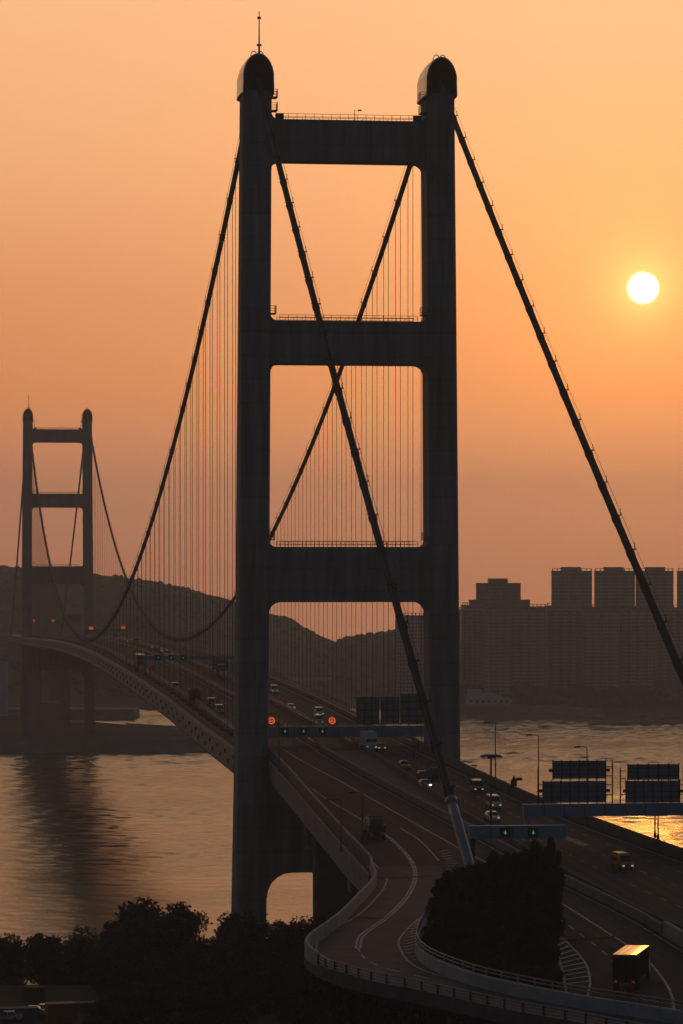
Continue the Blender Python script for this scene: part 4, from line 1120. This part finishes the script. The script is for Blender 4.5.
# Ma Wan side hills
SKL = [(-160,560),(-60,566),(0,568),(20,571),(50,573.5),(95,577),(125,580),(150,583),(180,588),(200,593),(235,603),(255,611),(270,617),(290,622),(305,632),(320,639),(335,645),(360,652),(420,660)]
SKM = [(300,680),(318,660),(330,650),(336,646),(345,640.5),(360,638),(380,636),(392,635),(405,638),(430,641),(470,646),(683,650),(760,650)]
def shore(l):
    return lin([(-900,2470),(-330,2470),(-200,2500),(-60,2540),(20,2540),(80,2500),(150,2480),(190,2400),(215,2350),(270,2345),(400,2350)], l)
def zhill(l, d):
    sx = CX + l/d*F
    s = shore(l)
    ra = CZ - (interp(SKL, sx)-YH)*3250/F
    rb = CZ - (interp(SKM, sx)-YH)*2850/F
    a = (ra)*sstep(s+60, 3250, d)*(1-.4*sstep(3300,4000,d))
    b = rb*sstep(s+20, 2850, d)*(1 - sstep(2900, 3300, d)) if sx > 290 else 0
    b *= sstep(290, 340, sx)
    base = -3 + 7*sstep(s-12, s+40, d)
    nz = noise.noise(Vector((l*.012,d*.012,0)))*5*sstep(s+30,s+250,d) + noise.noise(Vector((l*.05,d*.05,4)))*2*sstep(s+30,s+150,d)
    return max(base, base + max(a, b) + nz - 4) if d > s else base
structure('hills', grid(-900,520,240,2310,3900,150,zhill), 'hill_green', 'low wooded hills on the far shore', True)
# tree canopy on the hills: one mass nobody could count
wd = MB(); rg = random.Random(9)
ico = bmesh.new(); bmesh.ops.create_icosphere(ico, subdivisions=1, radius=1); iv = [v.co.copy() for v in ico.verts]; ifc = [[v.index for v in f.verts] for f in ico.faces]; ico.free()
def lump(X, Y, Z, r):
    o_ = Vector((rg.random()*50, rg.random()*50, 0)); wd.cur = 1 if rg.random() < .35 else 0
    wd.add([(X+v.x*r*(1+.5*noise.noise(v*1.5+o_)), Y+v.y*r*(1+.5*noise.noise(v*1.5+o_)), Z+v.z*r*.8*(1+.5*noise.noise(v*1.5+o_))) for v in iv], ifc)
for k in range(5200):
    d = rg.uniform(2500, 3330); l = rg.uniform(-560*d/2500*.85, 430)
    if d < shore(l)+45: continue
    if zhill(l, d) < 5: continue
    X, Y = ld(l, d); lump(X, Y, zhill(l,d)+rg.uniform(-.8,.4), rg.uniform(1.6,3.4))
for k in range(900):                                   # shore belt below the apartment blocks
    l = rg.uniform(30, 420); d = shore(l) + rg.uniform(70, 120) if l < 170 else rg.uniform(2470, 2530)
    X, Y = ld(l, d); lump(X, Y, 6+rg.uniform(0,9), rg.uniform(3.0,6.0))
w = wd.build('woodland', ['leaf_dark','leaf_light']); tag(w, 'dense tree cover on the far shore hills', 'woodland', None, 'stuff')
rw = thing('sea_wall', 'pale rubble sea wall in front of the waterfront building', 'sea wall')
w = MB(); w.sweep(resample([Vector((*ld(l, d), 0)) for l, d in ((86,2484),(120,2482),(150,2470),(172,2440),(190,2398))],30), [(-4,-2),(-1,3.4),(1,4.2),(1.4,6.2),(2.2,6.2),(2.6,-2)]); w.build('wall','seawall_stone',rw)
# rocks
def rock(px, py, wpx, hpx, label, seed):
    x, y, z = at_z(px, py, 0.0); d = (x-CAM[0])*FW[0]+(y-CAM[1])*FW[1]; L = wpx*d/F; H = hpx*d/F
    rr = random.Random(seed); bm = bmesh.new(); bmesh.ops.create_icosphere(bm, subdivisions=4, radius=1)
    for v in bm.verts:
        q = 1 + .55*noise.noise(v.co*1.7+Vector((seed,0,0))) + .2*noise.noise(v.co*5+Vector((seed,3,0)))
        v.co = Vector((v.co.x*L/2*q, v.co.y*L*.35*q, v.co.z*H*q))
    me = bpy.data.meshes.new('rock'); bm.to_mesh(me); bm.free(); me.materials.append(M['rock'])
    o = link('rock', me); o.location = (x,y,-.5); o.rotation_euler = (0,0,-PSI); tag(o, label, 'rock', 'rocks off the far shore')
rock(655,724,74,4.5,'dark rocky spit reaching from the frame edge in front of the reef',21); rock(618,725,52,3.5,'long low rock reef below the tall tower blocks',3)
rock(592,725,12,2.4,'small rock at the tip of the long reef',5)
rock(546,727,14,2.2,'dark rock islet left of the reef',7); rock(538,729.5,9,1.4,'small flat rock just beside the dark islet',8); rock(563,723,16,1.6,'thin rock between islet and reef',9); rock(660,719,60,5,'broad dark rock shelf at the edge of the frame beyond the reef',12)
# ---------------------------------------------------------------- apartment blocks
def block(px0, px1, ytop, d, fac, label, group, crown=None, teeth=True, steps=()):
    l0, l1 = px_l(px0,d), px_l(px1,d); X, Y = ld((l0+l1)/2, d); zt = CZ-(ytop-YH)*d/F
    t = thing('apartment_block', label, 'apartment block', (X,Y,6), -PSI, group); W = l1-l0; H = zt-6; D = 24
    D = 24 if d < 2700 else 9
    w = MB(); w.box((0,D/2,H/2),(W,D,H))
    nb = 4
    w.build('wall', fac, t)
    for k in range(nb):
        xx = -W/2 + W*(k+.5)/nb; b = MB(); b.box((xx,-.9,H/2-1.5),(W/nb*.5,1.8,H-3)); b.build('bay', 'facade_cream' if fac != 'facade_cream' else 'facade_pink', t)
    fl = MB(); n_ = int(H/2.9)
    for k in range(1, n_): fl.box((0,D/2-.55,k*2.9),(W*.985,D+1.0,.35))
    fl.build('floor_edges', 'pale_render', t)
    pr = MB(); pr.box((0,.2,H+.5),(W+.4,.4,1.0)); pr.box((0,D-.2,H+.5),(W+.4,.4,1.0)); pr.box((-W/2,D/2,H+.5),(.4,D-.8,1.0)); pr.box((W/2,D/2,H+.5),(.4,D-.8,1.0)); pr.build('roof_parapet', fac, t)
    if teeth:
        rf = MB()
        for k in range(9): rf.box((-W/2+.6+(W-1.2)*k/8,1.0,H+1.9),(.7,1.2,2.0))
        rf.box((0,1.0,H+3.0),(W-.4,1.4,.35)); rf.build('roof_frame','grey_render',t)
    if crown:
        a, b_, yc = crown; la, lb = px_l(a,d)-(l0+l1)/2, px_l(b_,d)-(l0+l1)/2; zc = CZ-(yc-YH)*d/F-6
        c = MB(); c.box(((la+lb)/2,D/2,(H+zc)/2),(lb-la,D*.6,zc-H)); c.build('roof_block', fac, t)
    for a, b_, yc in steps:
        la, lb = px_l(a,d)-(l0+l1)/2, px_l(b_,d)-(l0+l1)/2; zc = CZ-(yc-YH)*d/F-6
        c = MB(); c.box(((la+lb)/2,D/2+1,zc/2),(lb-la,D*.8,zc)); c.build('wing', fac, t)
GB, GT = 'rank of shorefront apartment blocks', 'tall tower blocks behind the shorefront rank'
fr = [(396,428,617,'facade_grey','apartment block seen through the near tower beside the cable'),(429,461,611,'facade_pink','apartment block mostly hidden by the near tower leg'),
      (462,483,606.5,'facade_cream','narrow shorefront block right beside the near tower leg'),(484,511,605,'facade_grey','shorefront block in front of the stepped tower'),
      (512,546,608,'facade_pink','shorefront block in the gap before the first tall tower'),(547,583,607,'facade_cream','shorefront block below the first tall tower'),
      (584,619,608.5,'facade_grey','shorefront block below the gap between first and second tall towers'),(620,655,607.5,'facade_pink','shorefront block below the third tall tower, crossed by the cable'),
      (656,692,609,'facade_cream','shorefront block cut off by the frame edge')]
for i, (a, b_, y, fc, lb) in enumerate(fr): block(a, b_-.2, y, 2560 + (i*37 % 3)*22, fc, lb, GB)
block(470,530,601,2690,'facade_pink','broad stepped apartment tower with a tiered roof',GT,crown=None,teeth=False,steps=((477,521,583),(489,508,578.5)))
for a, lb in ((552,'first tall tower block after the stepped one, full outline visible'),(595,'second tall tower block in the row of four'),(636.5,'third tall tower block, partly crossed by the bridge cable'),(678,'last tall tower block, cut by the edge of the frame')):
    block(a, a+40 if a < 600 else a+37, 572, 2760, 'facade_pink', lb, GT, crown=(a+9, a+29, 567))
# low white building at the shore
d = 2475; X, Y = ld(px_l(488,d), d)
t = thing('waterfront_building', 'low pale stepped building on the shore in front of the apartment rank', 'building', (X,Y,5), -PSI)
k_ = d/F
for a, b_, y0, nm in ((466,511,698,'wall'),(468,497,694.5,'wall'),(468,482,690,'wall')):
    zt = CZ-(y0-YH)*k_-5; q = MB(); q.box((((a+b_)/2-488)*k_,8+ (0 if nm else 0),zt/2),((b_-a)*k_,14 + (b_-a)*.1,zt)); q.build(nm,'pale_render',t)
q = MB()
for k in range(7): q.add([(-14+k*4.5,.0,3.0),(-11.5+k*4.5,.0,3.0),(-11.5+k*4.5,.0,4.6),(-14+k*4.5,.0,4.6)],[(0,1,2,3)])
for v in range(len(q.v)): q.v[v] = (q.v[v][0], -1.35, q.v[v][2])
q.build('window_row','glass',t)
t = thing('retaining_wall', 'thin pale wall along the foot of the far hill', 'wall', (*ld(px_l(309,2640),2640), CZ-(680-YH)*2640/F), -PSI)
q = MB(); q.box((0,-6,1.0),(36,.8,2.4)); q.build('wall','pale_render',t); q = MB(); q.box((0,-6.5,2.3),(36.4,.5,.3)); q.build('coping','pale_render',t)
for a, b_, y0, y1, lb, d in ((32,60,703,712,'pale low block under the bridge deck beyond the far tower',2200),):
    X, Y = ld(px_l((a+b_)/2,d), d); z1 = CZ-(y0-YH)*d/F
    t = thing('low_building', lb, 'building', (X,Y,2), -PSI); q = MB(); q.box((0,8,(z1-2)/2),((b_-a)*d/F,16,z1-2)); q.build('wall','grey_render',t); q = MB(); q.box((0,8,z1-1.8),((b_-a)*d/F+.8,16.8,.4)); q.build('roof','grey_render',t)
# far approach piers
fv = thing('far_viaduct', 'hazy approach viaduct piers behind the far tower', 'viaduct')
for Y in (1455, 1530, 1610, 1690):
    for x in (-9, 9):
        q = MB(); q.box((x,Y,29),(4,5,58)); q.build('pier','viaduct_concrete',fv)
for px, w_, y0, lb in ((3,8,662,'pale broad pier at the frame edge behind the far tower'),(66.5,3.4,680,'pale curved slab standing under the deck between the far tower legs')):
    d = 2350 if px < 10 else 2120
    X, Y = ld(px_l(px,d), d); zt = CZ-(y0-YH)*d/F
    t = thing('bridge_pier', lb, 'pier', (X,Y,3), -PSI)
    q = MB(); W = w_*d/F
    if px < 10: q.prism([(-W/2,0),(W/2,0),(W/2,zt-5),(W/2+1.5,zt-3),(-W/2-1.5,zt-3),(-W/2,zt-5)], -2, 2)
    else:
        q.prism([(-W*.3,0),(W*.35,0),(W*.62,zt*.25),(W*.55,zt*.5),(0,zt*.8),(-W*.35,zt-3),(-W*.42,zt*.55)], -1, 1)
    q.build('shaft','white_render',t)

# ---------------------------------------------------------------- light
SAZ = PSI + math.atan((643-CX)/F); SEL = math.atan((YH-288)/F/math.hypot(1,(643-CX)/F))
sd = Vector((math.sin(SAZ)*math.cos(SEL), math.cos(SAZ)*math.cos(SEL), math.sin(SEL)))
sun = bpy.data.lights.new('sun', 'SUN'); sun.energy = 0.03; sun.angle = math.radians(.55); sun.color = (1,.38,.05)
so_ = bpy.data.objects.new('sun', sun); COL.objects.link(so_); so_.rotation_euler = (-sd).to_track_quat('-Z','Y').to_euler(); so_.location = (0,0,400)
wld = bpy.data.worlds.new('World'); scene.world = wld; wld.use_nodes = True
nt = wld.node_tree; nt.nodes.clear()
N = nt.nodes.new; Lk = nt.links.new
out = N('ShaderNodeOutputWorld'); tc = N('ShaderNodeTexCoord')
sky = N('ShaderNodeTexSky'); sky.sky_type = 'NISHITA'; sky.sun_disc = False; sky.sun_elevation = SEL; sky.sun_rotation = SAZ
sky.air_density = 1.2; sky.dust_density = 1.5; sky.ozone_density = 3.0
bg1 = N('ShaderNodeBackground'); bg1.inputs['Strength'].default_value = .008; Lk(sky.outputs[0], bg1.inputs['Color'])
sep = N('ShaderNodeSeparateXYZ'); Lk(tc.outputs['Generated'], sep.inputs[0])
ramp = N('ShaderNodeValToRGB'); Lk(sep.outputs['Z'], ramp.inputs[0])
SKY = [(0,(.72,.275,.17)),(.012,(.76,.29,.178)),(.024,(.80,.31,.188)),(.055,(.86,.28,.112)),(.085,(.85,.315,.13)),(.13,(1.0,.45,.195)),(.175,(1.06,.53,.25)),(.25,(1.0,.57,.29)),(.36,(.42,.31,.21)),(.5,(.05,.052,.06)),(1.0,(.025,.03,.04))]
cr = ramp.color_ramp
for i, (p, c) in enumerate(SKY):
    e = cr.elements[i] if i < 2 else cr.elements.new(p)
    e.position = p; e.color = c + (1,)
dot = N('ShaderNodeVectorMath'); dot.operation = 'DOT_PRODUCT'; Lk(tc.outputs['Generated'], dot.inputs[0]); dot.inputs[1].default_value = sd
# brightness falls away from the sun's side of the sky
az = N('ShaderNodeMapRange'); az.interpolation_type = 'SMOOTHSTEP'; Lk(dot.outputs['Value'], az.inputs['Value'])
az.inputs['From Min'].default_value = .35; az.inputs['From Max'].default_value = .97; az.inputs['To Min'].default_value = .0; az.inputs['To Max'].default_value = 1.0
mul = N('ShaderNodeMix'); mul.data_type = 'RGBA'; mul.blend_type = 'MIX'
Lk(az.outputs[0], mul.inputs['Factor']); mul.inputs['A'].default_value = (.021,.034,.050,1); Lk(ramp.outputs[0], mul.inputs['B'])
# glow and disc
ac = N('ShaderNodeMath'); ac.operation = 'ARCCOSINE'; Lk(dot.outputs['Value'], ac.inputs[0])
def glow(sig, col, s):
    a = N('ShaderNodeMath'); a.operation = 'DIVIDE'; Lk(ac.outputs[0], a.inputs[0]); a.inputs[1].default_value = sig
    b = N('ShaderNodeMath'); b.operation = 'MULTIPLY'; Lk(a.outputs[0], b.inputs[0]); b.inputs[1].default_value = -1.0
    c = N('ShaderNodeMath'); c.operation = 'EXPONENT'; Lk(b.outputs[0], c.inputs[0])
    bg = N('ShaderNodeBackground'); bg.inputs['Color'].default_value = col+(1,)
    m = N('ShaderNodeMath'); m.operation = 'MULTIPLY'; Lk(c.outputs[0], m.inputs[0]); m.inputs[1].default_value = s; Lk(m.outputs[0], bg.inputs['Strength']); return bg
g1 = glow(.052, (1,.29,.015), .88); g2 = glow(.006, (1,.62,.16), 1.3)
dm = N('ShaderNodeMapRange'); dm.interpolation_type = 'SMOOTHSTEP'; Lk(ac.outputs[0], dm.inputs['Value'])
dm.inputs['From Min'].default_value = math.radians(.19); dm.inputs['From Max'].default_value = math.radians(.30); dm.inputs['To Min'].default_value = 5.0; dm.inputs['To Max'].default_value = 0
bd = N('ShaderNodeBackground'); bd.inputs['Color'].default_value = (1,.86,.6,1); Lk(dm.outputs[0], bd.inputs['Strength'])
bg2 = N('ShaderNodeBackground'); Lk(mul.outputs['Result'], bg2.inputs['Color']); bg2.inputs['Strength'].default_value = .97
cur = bg1
for x in (bg2, g1, g2, bd):
    a = N('ShaderNodeAddShader'); Lk(cur.outputs[0], a.inputs[0]); Lk(x.outputs[0], a.inputs[1]); cur = a
Lk(cur.outputs[0], out.inputs['Surface'])
wld.cycles.sampling_method = 'MANUAL'; wld.cycles.sample_map_resolution = 1024

# ---------------------------------------------------------------- camera and render settings
cd = bpy.data.cameras.new('camera'); co = bpy.data.objects.new('camera', cd); COL.objects.link(co)
co.location = (CAM[0], CAM[1], CZ); co.rotation_euler = (PI/2, 0, -PSI)
cd.sensor_fit = 'VERTICAL'; cd.sensor_height = 36; cd.sensor_width = 36; cd.lens = 36*F/1024
cd.shift_y = (YH-512)/1024; cd.clip_start = 1; cd.clip_end = 40000
scene.camera = co
scene.render.resolution_x = 683; scene.render.resolution_y = 1024
scene.view_settings.view_transform = 'Standard'; scene.view_settings.look = 'None'; scene.view_settings.gamma = 1; scene.view_settings.exposure = 0
scene.view_settings.use_curve_mapping = False
cy = scene.cycles
cy.use_denoising = True; cy.max_bounces = 5; cy.diffuse_bounces = 2; cy.glossy_bounces = 3; cy.volume_bounces = 0; cy.transparent_max_bounces = 8
cy.sample_clamp_indirect = 4
